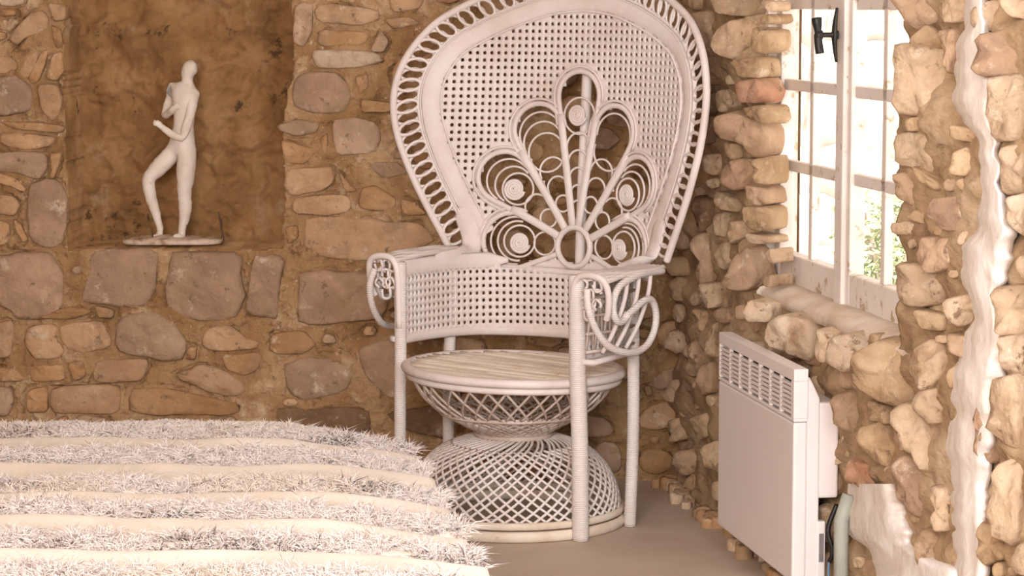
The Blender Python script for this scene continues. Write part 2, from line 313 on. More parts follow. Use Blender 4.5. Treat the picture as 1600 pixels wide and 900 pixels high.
def stone(poly3, n, prot, back, seed, m, parent, N=16, tilt=.12):
    """one rubble stone: outline on its plane, bulging face, sides running back into the mortar"""
    n = n.normalized(); P = resample(chaikin(poly3), N); c = sum(P, Vector())/N
    ex = Vector((0, 0, 1)).cross(n).normalized(); ey = n.cross(ex); rnd = random.Random(seed)
    size = sum((p-c).length for p in P)/N; ta, tb = rnd.uniform(-tilt, tilt), rnd.uniform(-tilt, tilt)
    so = Vector((seed*1.37, seed*.73, 0)); vs = []
    for (k, d) in ((1.03, -back), (1.02, .15), (.985, .70), (.88, .96), (.5, 1.0)):
        for p in P:
            q = p-c; a = q.dot(ex); b = q.dot(ey); h = d*prot if d > 0 else d
            nn = noise.noise(p*9/max(.25, size*8)+so)
            jit = 1+(.085*noise.noise(p*20+so)+.05*noise.noise(p*55+so))*(1 if k > .6 else .4)
            if d > 0: h += nn*prot*.75*d+noise.noise((c+q*k)*28+so)*prot*.5+(ta*a+tb*b)*k*d
            vs.append(c+q*k*jit+n*h)
    vs.append(c+n*(prot*1.05+noise.noise(c*9+so)*prot*.4))
    vs = [v-c for v in vs]; fs = []
    for r in range(4):
        for i in range(N): j = (i+1) % N; fs.append((r*N+i, r*N+j, (r+1)*N+j, (r+1)*N+i))
    t = 5*N
    for i in range(N): fs.append((4*N+i, 4*N+(i+1) % N, t))
    # orient outward
    a, b, c3 = vs[fs[-1][0]], vs[fs[-1][1]], vs[fs[-1][2]]
    if (b-a).cross(c3-a).dot(n) < 0: fs = [f[::-1] for f in fs]
    me = bpy.data.meshes.new('stone'); me.from_pydata([tuple(v) for v in vs], [], fs); me.polygons.foreach_set('use_smooth', [True]*len(me.polygons)); me.materials.append(m)
    o = link(bpy.data.objects.new('stone', me), parent); o.location = c; return o
def grid_mesh(name, fn, nu, nv, m, keep=None):
    vs = [fn(i/nu, j/nv) for j in range(nv+1) for i in range(nu+1)]; W = nu+1
    fs = [(j*W+i, j*W+i+1, (j+1)*W+i+1, (j+1)*W+i) for j in range(nv) for i in range(nu) if keep is None or keep((i+.5)/nu, (j+.5)/nv)]
    me = bpy.data.meshes.new(name); me.from_pydata([tuple(v) for v in vs], [], fs); me.polygons.foreach_set('use_smooth', [True]*len(me.polygons)); me.materials.append(m)
    return link(bpy.data.objects.new(name, me))
def fbm(p, s, o=3):
    a = 0; k = 1
    for i in range(o): a += k*noise.noise(p*s); s *= 2.1; k *= .5
    return a

# ------------------------------------------------------------------ floor, ceiling, far walls
ZT = 2.45
NB = Vector((0, 1, 0))
o = grid_mesh('floor', lambda u, v: (-2.6+5.2*u, 2.2+6.2*v, .0015*fbm(Vector((u*5, v*6, 0)), 2)), 60, 60, M['floor']); tag(o, kind='structure')
mb = MB(); mb.box((-.2, 5.3, ZT+.06), (5.0, 6.0, .1)); tag(mb.build('ceiling', M['white'], smooth=False), kind='structure')
mb = MB(); mb.box((-2.35, 5.3, ZT/2), (.2, 5.6, ZT+.05)); tag(mb.build('wall_left', M['mortar'], smooth=False), kind='structure')

# ------------------------------------------------------------------ back wall with niche
def bp(px, py, y=YB): return hit(px, py, (0, y, 0), NB)
NL = bp(106, 300).x; NR = bp(443, 300).x; NRT = bp(458, 60).x; NZ0 = bp(300, 389).z; NZ1 = 1.78; ND = .27
nichepoly = [(106, -260), (452, -260), (460, 40), (455, 120), (443, 190), (443, 389), (106, 389)]
rnd = random.Random(3)
szb = lambda x, y, k: (rnd.uniform(22, 46)*k+5, rnd.uniform(14, 26)*k+4)
fb = fillers(BS, [nichepoly, [(-2000, 780), (3000, 780), (3000, 1400), (-2000, 1400)]], (-360, -330, 1070, 775), 9000, szb, rnd, 'tototgm', 190)
fb = fb[:165]
fb2 = fillers(BS+fb, [nichepoly, [(-2000, 780), (3000, 780), (3000, 1400), (-2000, 1400)]], (-20, -20, 1060, 740), 5000, lambda x, y, k: (rnd.uniform(7, 16), rnd.uniform(5, 10)), rnd, 'otog', 60)
occ = np.zeros((GH, GW), bool)
allb = BS+fb+fb2
for _, p in allb:
    r = rast(p)
    if r: occ[r[0]] |= r[1]
near = occ.copy()
for _ in range(2):
    n2 = near.copy(); n2[1:] |= near[:-1]; n2[:-1] |= near[1:]; n2[:, 1:] |= near[:, :-1]; n2[:, :-1] |= near[:, 1:]; near = n2
ring = near & ~occ
outo = ~occ
for _ in range(2):
    n2 = outo.copy(); n2[1:] |= outo[:-1]; n2[:-1] |= outo[1:]; n2[:, 1:] |= outo[:, :-1]; n2[:, :-1] |= outo[:, 1:]; outo = n2
inner = ~outo
X0, X1 = -2.25, XR+.06
def project(p):
    d = p-EYE; zc = d.dot(FW); return 800+F*d.x/zc, 450-F*d.dot(UP)/zc
def backfn(u, v):
    x = X0+(X1-X0)*u; z = ZT*v
    p = Vector((x, YB, z)); h = -.004+.010*fbm(p, 5, 2)+.011*fbm(p, 15, 3)
    e = .012*noise.noise(Vector((z*9, 1.3, 0)))+.006*noise.noise(Vector((z*30, 4, 0)))
    nr = NR if z < bp(443, 190).z else NR+(NRT-NR)*min(1, (z-bp(443, 190).z)/.15)
    if NL+e < x < nr+e and NZ0+.008*noise.noise(Vector((x*12, 0, 0))) < z < NZ1:
        return (x, YB+ND+2*h+.04*noise.noise(p*4)+.022*fbm(p, 9, 3), z)
    px, py = project(p); ix, iy = int((px-GX)/2), int((py-GY)/2)
    if 0 <= ix < GW and 0 <= iy < GH:
        if ring[iy, ix]: h += .016*max(0, min(1, .35+1.6*noise.noise(p*9)))-.012*max(0, noise.noise(p*6+Vector((9, 0, 0))))
        elif inner[iy, ix]: h += .02
        elif occ[iy, ix]: h += .02*max(0, min(1, .1+1.8*noise.noise(p*9)))
    return (x, YB+h, z)
wall = grid_mesh('wall_back', backfn, 560, 460, M['mortar']); tag(wall, kind='structure')
# the plaster inside the niche gets its own, browner look
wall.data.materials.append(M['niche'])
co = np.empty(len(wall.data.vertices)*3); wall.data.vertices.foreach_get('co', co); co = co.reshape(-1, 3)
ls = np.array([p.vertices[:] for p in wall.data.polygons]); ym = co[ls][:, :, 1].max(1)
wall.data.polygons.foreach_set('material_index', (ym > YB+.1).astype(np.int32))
for i, (c, p) in enumerate(allb):
    pr = random.Random(i).uniform(.010, .020)
    big = i < len(BS)
    stone([bp(x, y, YB-.002) for x, y in p], Vector((0, -1, 0)), pr, .03, i+1, ST[c], wall, 22 if big else 14, .08)

# ------------------------------------------------------------------ right wall with window opening
REC = -.10                                   # window plane behind wall face
sL, _ = rhit(1219, 300, REC); sR, _ = rhit(1452, 300, REC)
sR2, _ = rhit(1415, 300, 0)
_, zb = rhit(1300, 478, REC); WZ0 = zb; WZ1 = 2.1
S1 = 4.9
def rightfn(u, v):
    s = S1*u; z = ZT*v; p = Vector((s*.38, 3.3, z)); h = .036*fbm(p, 5.5, 3)+.016*fbm(p, 17, 3)
    if sL-.01 < s < sR2+.02*noise.noise(p*9) and WZ0 < z < WZ1: return rw(s, REC-.05, z)
    ba = .05*max(0, 1-z/.16)
    return rw(s, h+.006+ba*.4, z)
wr = grid_mesh('wall_right', rightfn, 560, 240, M['rmortar'], lambda u, v: not (sL+.02 < S1*u < sR2-.02 and WZ0+.02 < ZT*v < WZ1-.02)); tag(wr, kind='structure')
winpoly = [(1219, -420), (1219, 452), (1300, 490), (1432, 545), (1425, 440), (1405, 300), (1415, 200), (1408, -420)]
plast = [(1495, -50), (1560, -50), (1575, 150), (1580, 300), (1585, 480), (1560, 620), (1540, 900), (1480, 900), (1475, 640), (1505, 460), (1520, 380), (1540, 250), (1500, 180)]
blob = [(1325, 765), (1395, 760), (1420, 830), (1430, 900), (1380, 900), (1325, 820)]
rnd = random.Random(11)
def szr(x, y, k):
    f = .7+.6*(x-1060)/540; return rnd.uniform(10, 26)*f*k+5, rnd.uniform(11, 26)*f*k+5
fr = fillers(RS, [winpoly, [(1150, 470), (1219, 452), (1300, 490), (1310, 520)], blob]+[plast], (1062, -380, 1760, 930), 16000, szr, rnd, 'tttotgmw', 140)
fr2 = fillers(RS+fr, [winpoly, [(1150, 470), (1219, 452), (1300, 490), (1310, 520)], blob, [(1130, 530), (1235, 590), (1235, 890), (1130, 810)]]+[plast], (1070, -10, 1600, 895), 9000, lambda x, y, k: (rnd.uniform(6, 11), rnd.uniform(6, 11)), rnd, 'totg', max(0, 296-len(RS)-len(fr)))
print('COUNT back', len(allb), 'right', len(RS), len(fr), len(fr2))
fr = fr+fr2
for i, (c, p) in enumerate(RS+fr):
    cx = sum(q[0] for q in p)/len(p); cy = sum(q[1] for q in p)/len(p)
    r_ = random.Random(i+500); a = math.radians(r_.uniform(28, 46) if cx < 1250 else r_.uniform(30, 50))
    nn = (WN*math.cos(a)+WD*math.sin(a)).normalized()
    s, z = rhit(cx, cy, .01)
    if z < .02 or z > ZT-.05: continue
    c0 = rw(s, .018, z)
    ledge = 1165 < cx < 1440 and 440 < cy < 570 and c == 'w'
    if ledge: c0 = rw(rhit(cx, cy, .05)[0], .05, rhit(cx, cy, .05)[1])
    if ledge: p = [(x, y+11) for x, y in p]
    gx = 1.0 if (min(q[0] for q in p) < 1428 and cx > 1400) else 1.17
    if cx < 1217: p = [(min(x, 1209+(cx-1209)*-.0), y) for x, y in p]
    P3 = [hit(cx+(x-cx)*(gx if x < cx or cx > 1217 else 1.0), cy+(y-cy)*1.14, c0, nn) for x, y in p]
    if min(q.z for q in P3) < .003: P3 = [Vector((q.x, q.y, max(q.z, .003))) for q in P3]
    pr = min(.028 if ledge else .042, .30*max(.03, (max(q.z for q in P3)-min(q.z for q in P3))))
    stone(P3, nn, pr, .08, i+700, SR[c], wr, 20 if i < len(RS) else 13, .28)

# white plaster daubed down the wall
def daub(rows, seed, name='plaster_streak'):
    cols = 16; vs = []; R = []
    for (x0, x1, y) in rows: R.append(Vector((x0, x1, y)))
    R = catmull(R, 14); rr = random.Random(seed)
    for k, q in enumerate(R):
        x0 = q.x+12*noise.noise(Vector((q.z*.035, seed, 0)))+2.5*noise.noise(Vector((q.z*.10, seed+3, 0)))-6; x1 = q.y+9*noise.noise(Vector((q.z*.04, seed+7, 0)))+2.5*noise.noise(Vector((q.z*.10, seed+9, 0)))+6
        for j in range(cols+1):
            t = j/cols; px = x0+(x1-x0)*t
            e = min(1, 3.2*min(t, 1-t)); off = .004+.040*math.sqrt(e)+.012*noise.noise(Vector((px*.03, q.z*.018, seed)))
            s, z = rhit(px, q.z, off); vs.append(rw(s, off, max(z, .0)))
    W = cols+1; fs = [(k*W+j, k*W+j+1, (k+1)*W+j+1, (k+1)*W+j) for k in range(len(R)-1) for j in range(cols)]
    mb = MB(); mb.add(vs, fs); return mb.build(name, M['plaster'], wr, label='smooth white plaster smeared over the stones')
daub([(1512, 1536, -60), (1512, 1540, 20), (1498, 1548, 90), (1496, 1552, 140), (1504, 1550, 180), (1534, 1560, 225), (1536, 1566, 290), (1534, 1576, 340), (1510, 1580, 390), (1506, 1568, 430), (1526, 1558, 480), (1512, 1568, 530),
      (1490, 1560, 600), (1488, 1552, 660), (1484, 1545, 720), (1492, 1538, 790), (1495, 1540, 850), (1490, 1540, 930)], 2)
daub([(1335, 1392, 756), (1330, 1402, 775), (1322, 1415, 800), (1326, 1420, 830), (1365, 1428, 860), (1372, 1500, 890), (1375, 1505, 930)], 5)

# loose rubble along the foot of the right wall
rr = random.Random(5)
for k in range(70):
    s = rr.uniform(.08, 2.2); r = rr.uniform(.012, .03); off = rr.uniform(.03, .085); c = rw(s, off, r*.5)
    P3 = [c+Vector((math.cos(q)*r*rr.uniform(.8, 1.2), math.sin(q)*r*rr.uniform(.8, 1.2), 0)) for q in [2*PI*i/6 for i in range(6)]]
    so = stone(P3, Vector((0, 0, 1)), r*.6, r*.5, k+3000, ST[rr.choice('togw')], None, 8, .3); so.name = 'pebble'; so.data.name = 'pebble'
    so.parent = wr

# ------------------------------------------------------------------ window
win = empty('window_1', rw((sL+sR)/2, REC, WZ0)); tag(win, kind='structure')
def wob(mbd, name, m, **k):
    mbd.v = [tuple(Vector(v)-win.location) for v in mbd.v]; return mbd.build(name, m, win, **k)
AX = (WD, -WN, Vector((0, 0, 1)))
def wbox(mbd, s0, s1, z0, z1, off=0, th=.04):
    mbd.box(rw((s0+s1)/2, REC+off, (z0+z1)/2), (s1-s0, th, z1-z0), ax=AX)
Z = lambda px, py: rhit(px, py, REC)
sM, _ = Z(1331, 200); SX = {x: Z(x, 200)[0] for x in (1219, 1237, 1268, 1279, 1309, 1349, 1384, 1397)}; print(SX)
_, r2t = Z(1270, 256); _, r1t = Z(1270, 114); 
rz = {}
zr2 = (Z(1237, 249)[1]+Z(1384, 280)[1])/2; zr1 = (Z(1237, 124)[1]+Z(1384, 137)[1])/2
zbt = (Z(1233, 395)[1]+Z(1383, 441)[1])/2; BAR = .030
pane = zr1-zr2-BAR+.0
zr2b = (Z(1237, 268)[1]+Z(1384, 298)[1])/2
z0f = WZ0+.0
print('WIN', sL, sM, sR, 'z', z0f, zbt, zr2b, zr2, zr1)
mb = MB(); wbox(mb, sL-.03, sL+.02, z0f-.02, WZ1+.05, 0, .09); wob(mb, 'frame_jamb', M['paint'], smooth=False, bevel=.004)
mb = MB(); wbox(mb, sR-.02, sR+.03, z0f-.02, WZ1+.05, 0, .09); wob(mb, 'frame_jamb', M['paint'], smooth=False, bevel=.004)
mb = MB(); wbox(mb, sL-.03, sR+.03, WZ1, WZ1+.06, 0, .09); wob(mb, 'frame_head', M['paint'], smooth=False, bevel=.004)
pitchz = (zr1-zr2)
def sash(s0, s1, offs):
    st = .055; q = s1-s0
    mb = MB(); wbox(mb, s0, s0+st, z0f, WZ1, offs); wob(mb, 'sash_stile', M['paint'], smooth=False, bevel=.004)
    mb = MB(); wbox(mb, s1-st, s1, z0f, WZ1, offs); wob(mb, 'sash_stile', M['paint'], smooth=False, bevel=.004)
    mb = MB(); wbox(mb, s0+st, s1-st, z0f, zbt, offs); wob(mb, 'bottom_rail', M['paint'], smooth=False, bevel=.004)
    mb = MB(); wbox(mb, s0+st, s1-st, WZ1-.06, WZ1, offs); wob(mb, 'top_rail', M['paint'], smooth=False, bevel=.004)
    sm = (s0+s1)/2+.0
    mb = MB(); wbox(mb, sm-.016, sm+.016, zbt, WZ1-.06, offs, .022); wob(mb, 'glazing_bar', M['paint'], smooth=False, bevel=.003)
    zz = [zr2-BAR/2-.001]; 
    while zz[-1]+pitchz < WZ1-.1: zz.append(zz[-1]+pitchz)
    for z in zz:
        mb = MB(); wbox(mb, s0+st, s1-st, z-BAR/2, z+BAR/2, offs, .022); wob(mb, 'glazing_bar', M['paint'], smooth=False, bevel=.003)
    ed = [zbt]+zz+[WZ1-.06]
    for i in range(len(ed)-1):
        for (a, b) in ((s0+st, sm), (sm, s1-st)):
            mb = MB(); wbox(mb, a-.004, b+.004, ed[i]-.004, ed[i+1]+.004, offs, .003); wob(mb, 'pane', M['glass'], smooth=False)
sash(sL+.012, sM-.002, 0); sash(sM+.002, sR-.012, 0)
mb = MB(); wbox(mb, sM-.035, sM+.030, z0f-.005, WZ1, .026, .014); wob(mb, 'meeting_strip', M['paint'], smooth=False, bevel=.005)
# sill beam
p0 = rhit(1208, 452, -.03); p1 = rhit(1432, 536, -.03)
mb = MB(); zsm = (p0[1]+p1[1])/2; print('sill', p0, p1, 'z0f', z0f)
def sillpt(s, off, z): return rw(s, off, z)
zz0, zz1 = p0[1], p1[1]
NS = 24; vs = []
for i in range(NS+1):
    t = i/NS; s = p0[0]-.02+(p1[0]-p0[0]+.12)*t; z = zsm-.004+.004*noise.noise(Vector((s*7, 0, 0)))
    for (o_, dz) in ((-.12, .016), (-.055, .016), (-.012, .006), (0, -.006), (-.004, -.026), (-.03, -.034), (-.12, -.034)): vs.append(rw(s, .012+o_+.004*noise.noise(Vector((s*9, dz*80, 2))), z+dz))
fs = [(i*7+j, i*7+(j+1) % 7, (i+1)*7+(j+1) % 7, (i+1)*7+j) for i in range(NS) for j in range(7)]+[tuple(range(7)), tuple(NS*7+j for j in range(7))[::-1]]
mb.add(vs, fs); wob(mb, 'sill', M['wood'], smooth=True, label='weathered bare wooden sill')
# handle: iron espagnolette on the meeting stile
hz0, hz1 = rhit(1311, 97, REC+.04)[1], rhit(1311, 12, REC+.04)[1]; hs = rhit(1311, 50, REC+.042)[0]; hc = (hz0+hz1)/2
mb = MB(); 
mb.sweep([rw(hs, REC+.048+.006*math.sin(PI*t), hz0+(hz1-hz0)*t) for t in [i/12 for i in range(13)]], .020, .012, [WN]*13, 8, taper=lambda t: .55+.6*math.sin(PI*t))
hp = wob(mb, 'handle_plate', M['iron'])
mb = MB(); mb.tube([rw(hs, REC+.045+.05*t, hc) for t in (0, .2, .4, .6, .8, 1)], .008, 8, taper=lambda t: 1.5-1.6*t if t < .4 else .8+.5*(t > .9))
mb.tube([rw(hs, REC+.086, hc), rw(hs, REC+.102, hc)], .012, 8)
h = wob(mb, 'handle_spindle', M['iron']); h.parent = hp
mb = MB(); zz = hc
mb.tube(catmull([rw(hs-.004, REC+.100, zz+.042), rw(hs, REC+.098, zz+.018), rw(hs, REC+.097, zz), rw(hs, REC+.095, zz-.02), rw(hs, REC+.091, zz-.046)], 4), .0125, 10, taper=lambda t: 1.05-.45*math.sin(PI*t)**2 if t < .5 else .7+.2*t)
h = wob(mb, 'handle_grip', M['iron']); h.parent = hp

# outdoors: sunlit pale rubble wall and a shrub, seen through the panes
M['outwall'] = mat('sunlit_rubble', [(.68, .62, .54), (.82, .79, .74), (.90, .88, .85)], 7, .95, .6, 18, objrand=.05)
ow = empty('garden_wall', (2.4, 13.0, 0)); tag(ow, 'bright pale rubble garden wall seen outside through the window panes', 'wall')
rr = random.Random(9); M['leaf'] = mat('leaf', [(.34, .40, .20), (.55, .60, .36)], 6, .7, 0, objrand=.2)
mb = MB(); mb.box((0, .12, 1.5), (3.4, .2, 3.0)); mb.build('wall_core', M['outwall'], ow, smooth=False)
for r in range(11):
    x = -1.7
    while x < 1.6:
        L_ = rr.uniform(.18, .42); zc = .14+r*.26
        P3 = [Vector((x+L_/2+a*L_*.46, 0, zc+b*.115)) for a, b in ((-1, -.7), (-.6, -1), (.7, -1), (1, -.5), (.95, .8), (.3, 1), (-.8, .95))]
        stone(P3, Vector((0, -1, 0)), .05, .03, int(r*100+x*7)+9000, M['outwall'], ow, 10, .1); x += L_
sh = empty('garden_shrub', (1.72, 11.6, 0)); tag(sh, 'sunlit green shrub outside, low behind the right hand window panes', 'shrub')
vs, fs = [], []
for k in range(1500):
    a = rr.uniform(0, 2*PI); r = rr.uniform(0, .40)**.8; z = rr.uniform(.1, .62); c = Vector((r*.55*math.cos(a), r*math.sin(a), z)); d = Vector((rr.gauss(0, 1), rr.gauss(0, 1), rr.gauss(0, .6))).normalized(); e = d.orthogonal().normalized()
    b = len(vs); vs += [c-d*.03, c+e*.012, c+d*.03, c-e*.012]; fs.append((b, b+1, b+2, b+3))
mb = MB(); mb.add(vs, fs); mb.build('foliage', M['leaf'], sh, kind='stuff')
for k in range(7): a = k*.9; mb = MB(); mb.tube([Vector((0, 0, 0)), Vector((.10*math.cos(a), .2*math.sin(a), .4)), Vector((.15*math.cos(a), .3*math.sin(a), .55))], .012, 6); mb.build('stem', M['wood'], sh)
so_ = grid_mesh('ground', lambda u, v: (1.35+10*u, 3+14*v, -.02+.02*fbm(Vector((u*12, v*18, 0)), 1.5)), 30, 40, M['outwall']); tag(so_, kind='structure')

# ------------------------------------------------------------------ peacock chair
TH = math.radians(35); CX, CY = .005, 7.25
ch = empty('peacock_chair', (CX, CY, 0), -TH); tag(ch, 'white painted wicker peacock chair with tall fan back in the room corner', 'chair')
WK, WR, BK_ = M['wicker'], M['wrap'], M['basket']
def surf(u, z, off=0):
    c = .706-.25*(z-1); y = .316+.05*(z-.7)-c*u*u; n = Vector((2*c*u, 1, -.05)).normalized()
    return Vector((u, y, z))-n*off, -n
half = [(0, 1.578), (.12, 1.566), (.22, 1.538), (.30, 1.507), (.36, 1.478), (.43, 1.435), (.478, 1.385), (.517, 1.32), (.538, 1.25), (.542, 1.18), (.530, 1.10), (.505, 1.02), (.475, .945), (.440, .87), (.405, .80), (.383, .755)]
out2 = catmull([(-u, z, 0) for u, z in half[:0:-1]]+[(u, z, 0) for u, z in half], 6)
def offset(P, d):
    r = []
    for i, p in enumerate(P):
        t = P[min(i+1, len(P)-1)]-P[max(i-1, 0)]; t.normalize(); r.append(p+Vector((t.y, -t.x, 0))*d)
    return r
def rib(pts, w, th, name, m=WK, off=0, closed=False, n=8, label=None, mb=None):
    A = [surf(p[0], p[1], off) for p in pts]; k = mb or MB(); k.sweep([a[0] for a in A], w, th, [a[1] for a in A], n, closed)
    return k if mb else k.build(name, m, ch, label=label)
rib(out2, .022, .022, 'outer_rim', n=10)
midl = offset(out2, .062); rib(midl, .010, .012, 'rim_cane')
band = offset(out2, .092)
band = [Vector((p.x*(1 if p.y > .9 else 1-.10*(.9-p.y)/.15), p.y, 0)) for p in band]
rib(band, .056, .016, 'wrapped_band', n=10)
inn = offset(out2, .121); rib(inn, .007, .008, 'inner_cane', off=.006)
inn2 = offset(out2, .066)
rib(offset(out2, .068), .005, .006, 'edge_cane', off=.008)
# open loops between rim and band
mb = MB(); ctr = offset(out2, .034)
L = [0]
for i in range(len(ctr)-1): L.append(L[-1]+(ctr[i+1]-ctr[i]).length)
tot = L[-1]; nl = int(tot/.032); j = 0
loops = []
for k in range(nl):
    t = tot*(k+.5)/nl
    while L[j+1] < t: j += 1
    f = (t-L[j])/(L[j+1]-L[j]); c = ctr[j].lerp(ctr[j+1], f); d = (ctr[j+1]-ctr[j]).normalized(); e = Vector((d.y, -d.x, 0))
    pts = []
    for i in range(14):
        q = 2*PI*i/14; a = math.cos(q)*.020*(1 if math.cos(q) > 0 else .8); b = math.sin(q)*.029
        pts.append(c+d*(a+.22*b)+e*b)
    A = [surf(p.x, p.y, .003*(1 if k % 2 else -1)) for p in pts]
    mb.sweep([a[0] for a in A], .0105, .007, [a[1] for a in A], 6, True)
lo = mb.build('border_loops', WK, ch, kind='stuff')
# rosette (fan of seven petals)
RC = (0, .766); RR = .058
pet = [(90, .444, .072), (68.7, .367, .077), (111.3, .367, .077), (40.3, .308, .076), (139.7, .308, .076), (3, .206, .084), (177, .206, .084)]
def pol(a, d): return Vector((RC[0]+math.cos(a)*d, RC[1]+math.sin(a)*d, 0))
petpoly = []
for (ang, d, R) in pet:
    a = math.radians(ang); c = pol(a, d); ha = math.asin(R/d); tl = math.sqrt(d*d-R*R); pts = []
    s0 = RR+.004
    for i in range(6): pts.append(pol(a-ha, s0+(tl-s0)*i/6))
    for i in range(17):
        q = a-PI/2-ha+ (PI+2*ha)*i/16; pts.append(c+Vector((math.cos(q), math.sin(q), 0))*R)
    for i in range(1, 7): pts.append(pol(a+ha, tl+(s0-tl)*i/6))
    pf = rib(pts, .0165, .016, 'petal_frame', WK, .004, n=8)
    # outer double outline
    grow = [c+(p-c)*(1+.014/R) if i >= 5 and i <= 24 else p for i, p in enumerate(pts)][6:24]
    po = rib(grow, .008, .010, 'petal_outline', WK, .006, n=6); po.parent = pf
    petpoly.append([(p.x, p.y) for p in pts]+[RC])
    # coils
    mb = MB(); sinh = math.sin(ha); right = ang < 90
    tip = d+R
    def ring_(dc, r, a0=0, a1=2*PI, th=.0068, off=0.0):
        n = 26; cl = a1-a0 > 6.2; cc = pol(a, dc)
        P = [cc+Vector((math.cos(q), math.sin(q), 0))*r for q in [a+a0+(a1-a0)*i/(n if cl else n-1) for i in range(n)]]
        A = [surf(p.x, p.y, off) for p in P]; mb.sweep([x[0] for x in A], th, .007, [x[1] for x in A], 6, cl)
    up = (-PI*.56, PI*.56)
    q_ = lambda dc, k=.86: dc*math.sin(ha)*k
    if ang == 90: seq = [(.385, q_(.385), 1)]+[(x, q_(x), 0) for x in (.295, .25, .205, .16, .12)]
    elif abs(ang-68.7) < 1: seq = [(d-.012, R-.012, 2), (.235, q_(.235), 0), (.185, q_(.185), 0), (.135, q_(.135), 1)]
    elif abs(ang-111.3) < 1: seq = [(d-.016, R-.010, 0), (d-.042, R-.014, 0), (d-.072, R-.019, 1), (.235, q_(.235), 0), (.185, q_(.185), 0), (.135, q_(.135), 1)]
    elif d > .25: seq = [(d-.016, R-.012, 0), (d-.036, R-.021, 0), (d-.054, R-.029, 1), (.175, q_(.175), 0), (.125, q_(.125), 1)]
    else: seq = [(d-.008, R-.013, 0), (d-.016, R-.025, 0), (d-.022, R-.037, 1), (.105, q_(.105, .8), 1)]
    for (dc, r, full) in seq:
        if full == 2: ring_(dc, r, -PI*.62, PI*.62); ring_(dc-.05, r*.86, PI*.5, PI*1.5)
        elif full: ring_(dc, r)
        else: ring_(dc, r, *up)
    mb.build('petal_coils', WK, pf, kind='stuff')
    # tight spiral disc
    if ang == 90 or d < .31:
        dc, r = (.392, .030) if ang == 90 else ((d-.048, .031) if d > .25 else (d-.030, .030))
        mb = MB(); cc = pol(a, dc)+Vector((-.006, -.004, 0)); pts = []
        for i in range(90): q = i*.28; rad = r*i/89; pts.append(cc+Vector((math.cos(q), math.sin(q), 0))*rad)
        A = [surf(p.x, p.y, .004+.003*(1-i/90)) for i, p in enumerate(pts)]; mb.sweep([x[0] for x in A], .0098, .007, [x[1] for x in A], 6)
        mb.build('spiral_disc', WK, pf)
for a_ in (80.8, 99.2, 55.6, 124.4, 26.6, 153.4):      # flat wrapped ribs between petals
    a = math.radians(a_); ln = {80.8: .40, 99.2: .40, 55.6: .34, 124.4: .34, 26.6: .24, 153.4: .24}[a_]
    rib([pol(a, RR-.005+(ln-RR)*i/8) for i in range(9)], .025, .016, 'petal_rib', WK, .006)
rib([pol(2*PI*i/28, RR) for i in range(28)], .018, .020, 'hub_ring', WK, .008, closed=True)
base = [Vector((u, .690+.012*(u/.28)**2 if abs(u) < .28 else .70, 0)) for u in [-.30+.6*i/24 for i in range(25)]]
rib(base, .020, .020, 'fan_base_rail', WK, .005)
# caned panel with real holes
def inpoly(P, x, y):
    r = False; n = len(P)
    for i in range(n):
        ax, ay = P[i][0], P[i][1]; bx, by = P[(i+1) % n][0], P[(i+1) % n][1]
        if (ay > y) != (by > y) and x < (bx-ax)*(y-ay)/(by-ay)+ax: r = not r
    return r
def cane(cells, mapf, pu, pz, name):
    mb = MB(); cache = {}
    def gv(i, j):
        if (i, j) not in cache: cache[(i, j)] = len(mb.v); mb.v.append(tuple(mapf(i*pu/2, j*pz/2, .0022*(1 if (i+j) % 2 else -1) if (i % 2 or j % 2) else .001)))
        return cache[(i, j)]
    for (i, j, hole) in cells:
        o = [gv(2*i+a-1, 2*j+b-1) for a, b in ((0, 0), (1, 0), (2, 0), (2, 1), (2, 2), (1, 2), (0, 2), (0, 1))]
        if not hole: mb.f.append(tuple(o)); continue
        hx, hz = pu*.235, pz*.25; k = len(mb.v)
        for a, b in ((-.75, -.75), (0, -1.05), (.75, -.75), (1.05, 0), (.75, .75), (0, 1.05), (-.75, .75), (-1.05, 0)): mb.v.append(tuple(mapf(i*pu+a*hx, j*pz+b*hz, 0)))
        for q in range(8): mb.f.append((o[q], o[(q+1) % 8], k+(q+1) % 8, k+q))
    ob = mb.build(name, WK, ch); m = ob.modifiers.new('thick', 'SOLIDIFY'); m.thickness = .006; m.offset = 0; return ob
PU, PZ = .0205, .0215
outpoly = [(p.x, p.y) for p in offset(out2, .10)]+[(.285, .76), (.285, .70), (-.285, .70), (-.285, .76)]
ipoly = [(p.x, p.y) for p in offset(out2, .123)]+[(.262, .77), (.26, .715), (-.26, .715), (-.262, .77)]
cells = []
def nearpet(x, y, m):
    for (ang, d, R) in pet:
        a = math.radians(ang); c = pol(a, d)
        if math.hypot(x-c.x, y-c.y) < R+m: return True
    return False
for i in range(-28, 29):
    for j in range(31, 76):
        x, y = i*PU, j*PZ
        if not inpoly(outpoly, x, y) or any(inpoly(p, x, y) for p in petpoly): continue
        c3 = math.hypot(x, y-RC[1]) < RR or y < .70
        if c3: continue
        # wedge gaps between petals close to hub stay closed by ribs
        cells.append((i, j, inpoly(ipoly, x, y) and not nearpet(x, y, .019)))
cane(cells, lambda u, z, o: surf(u, z, o-.002)[0], PU, PZ, 'caned_back')
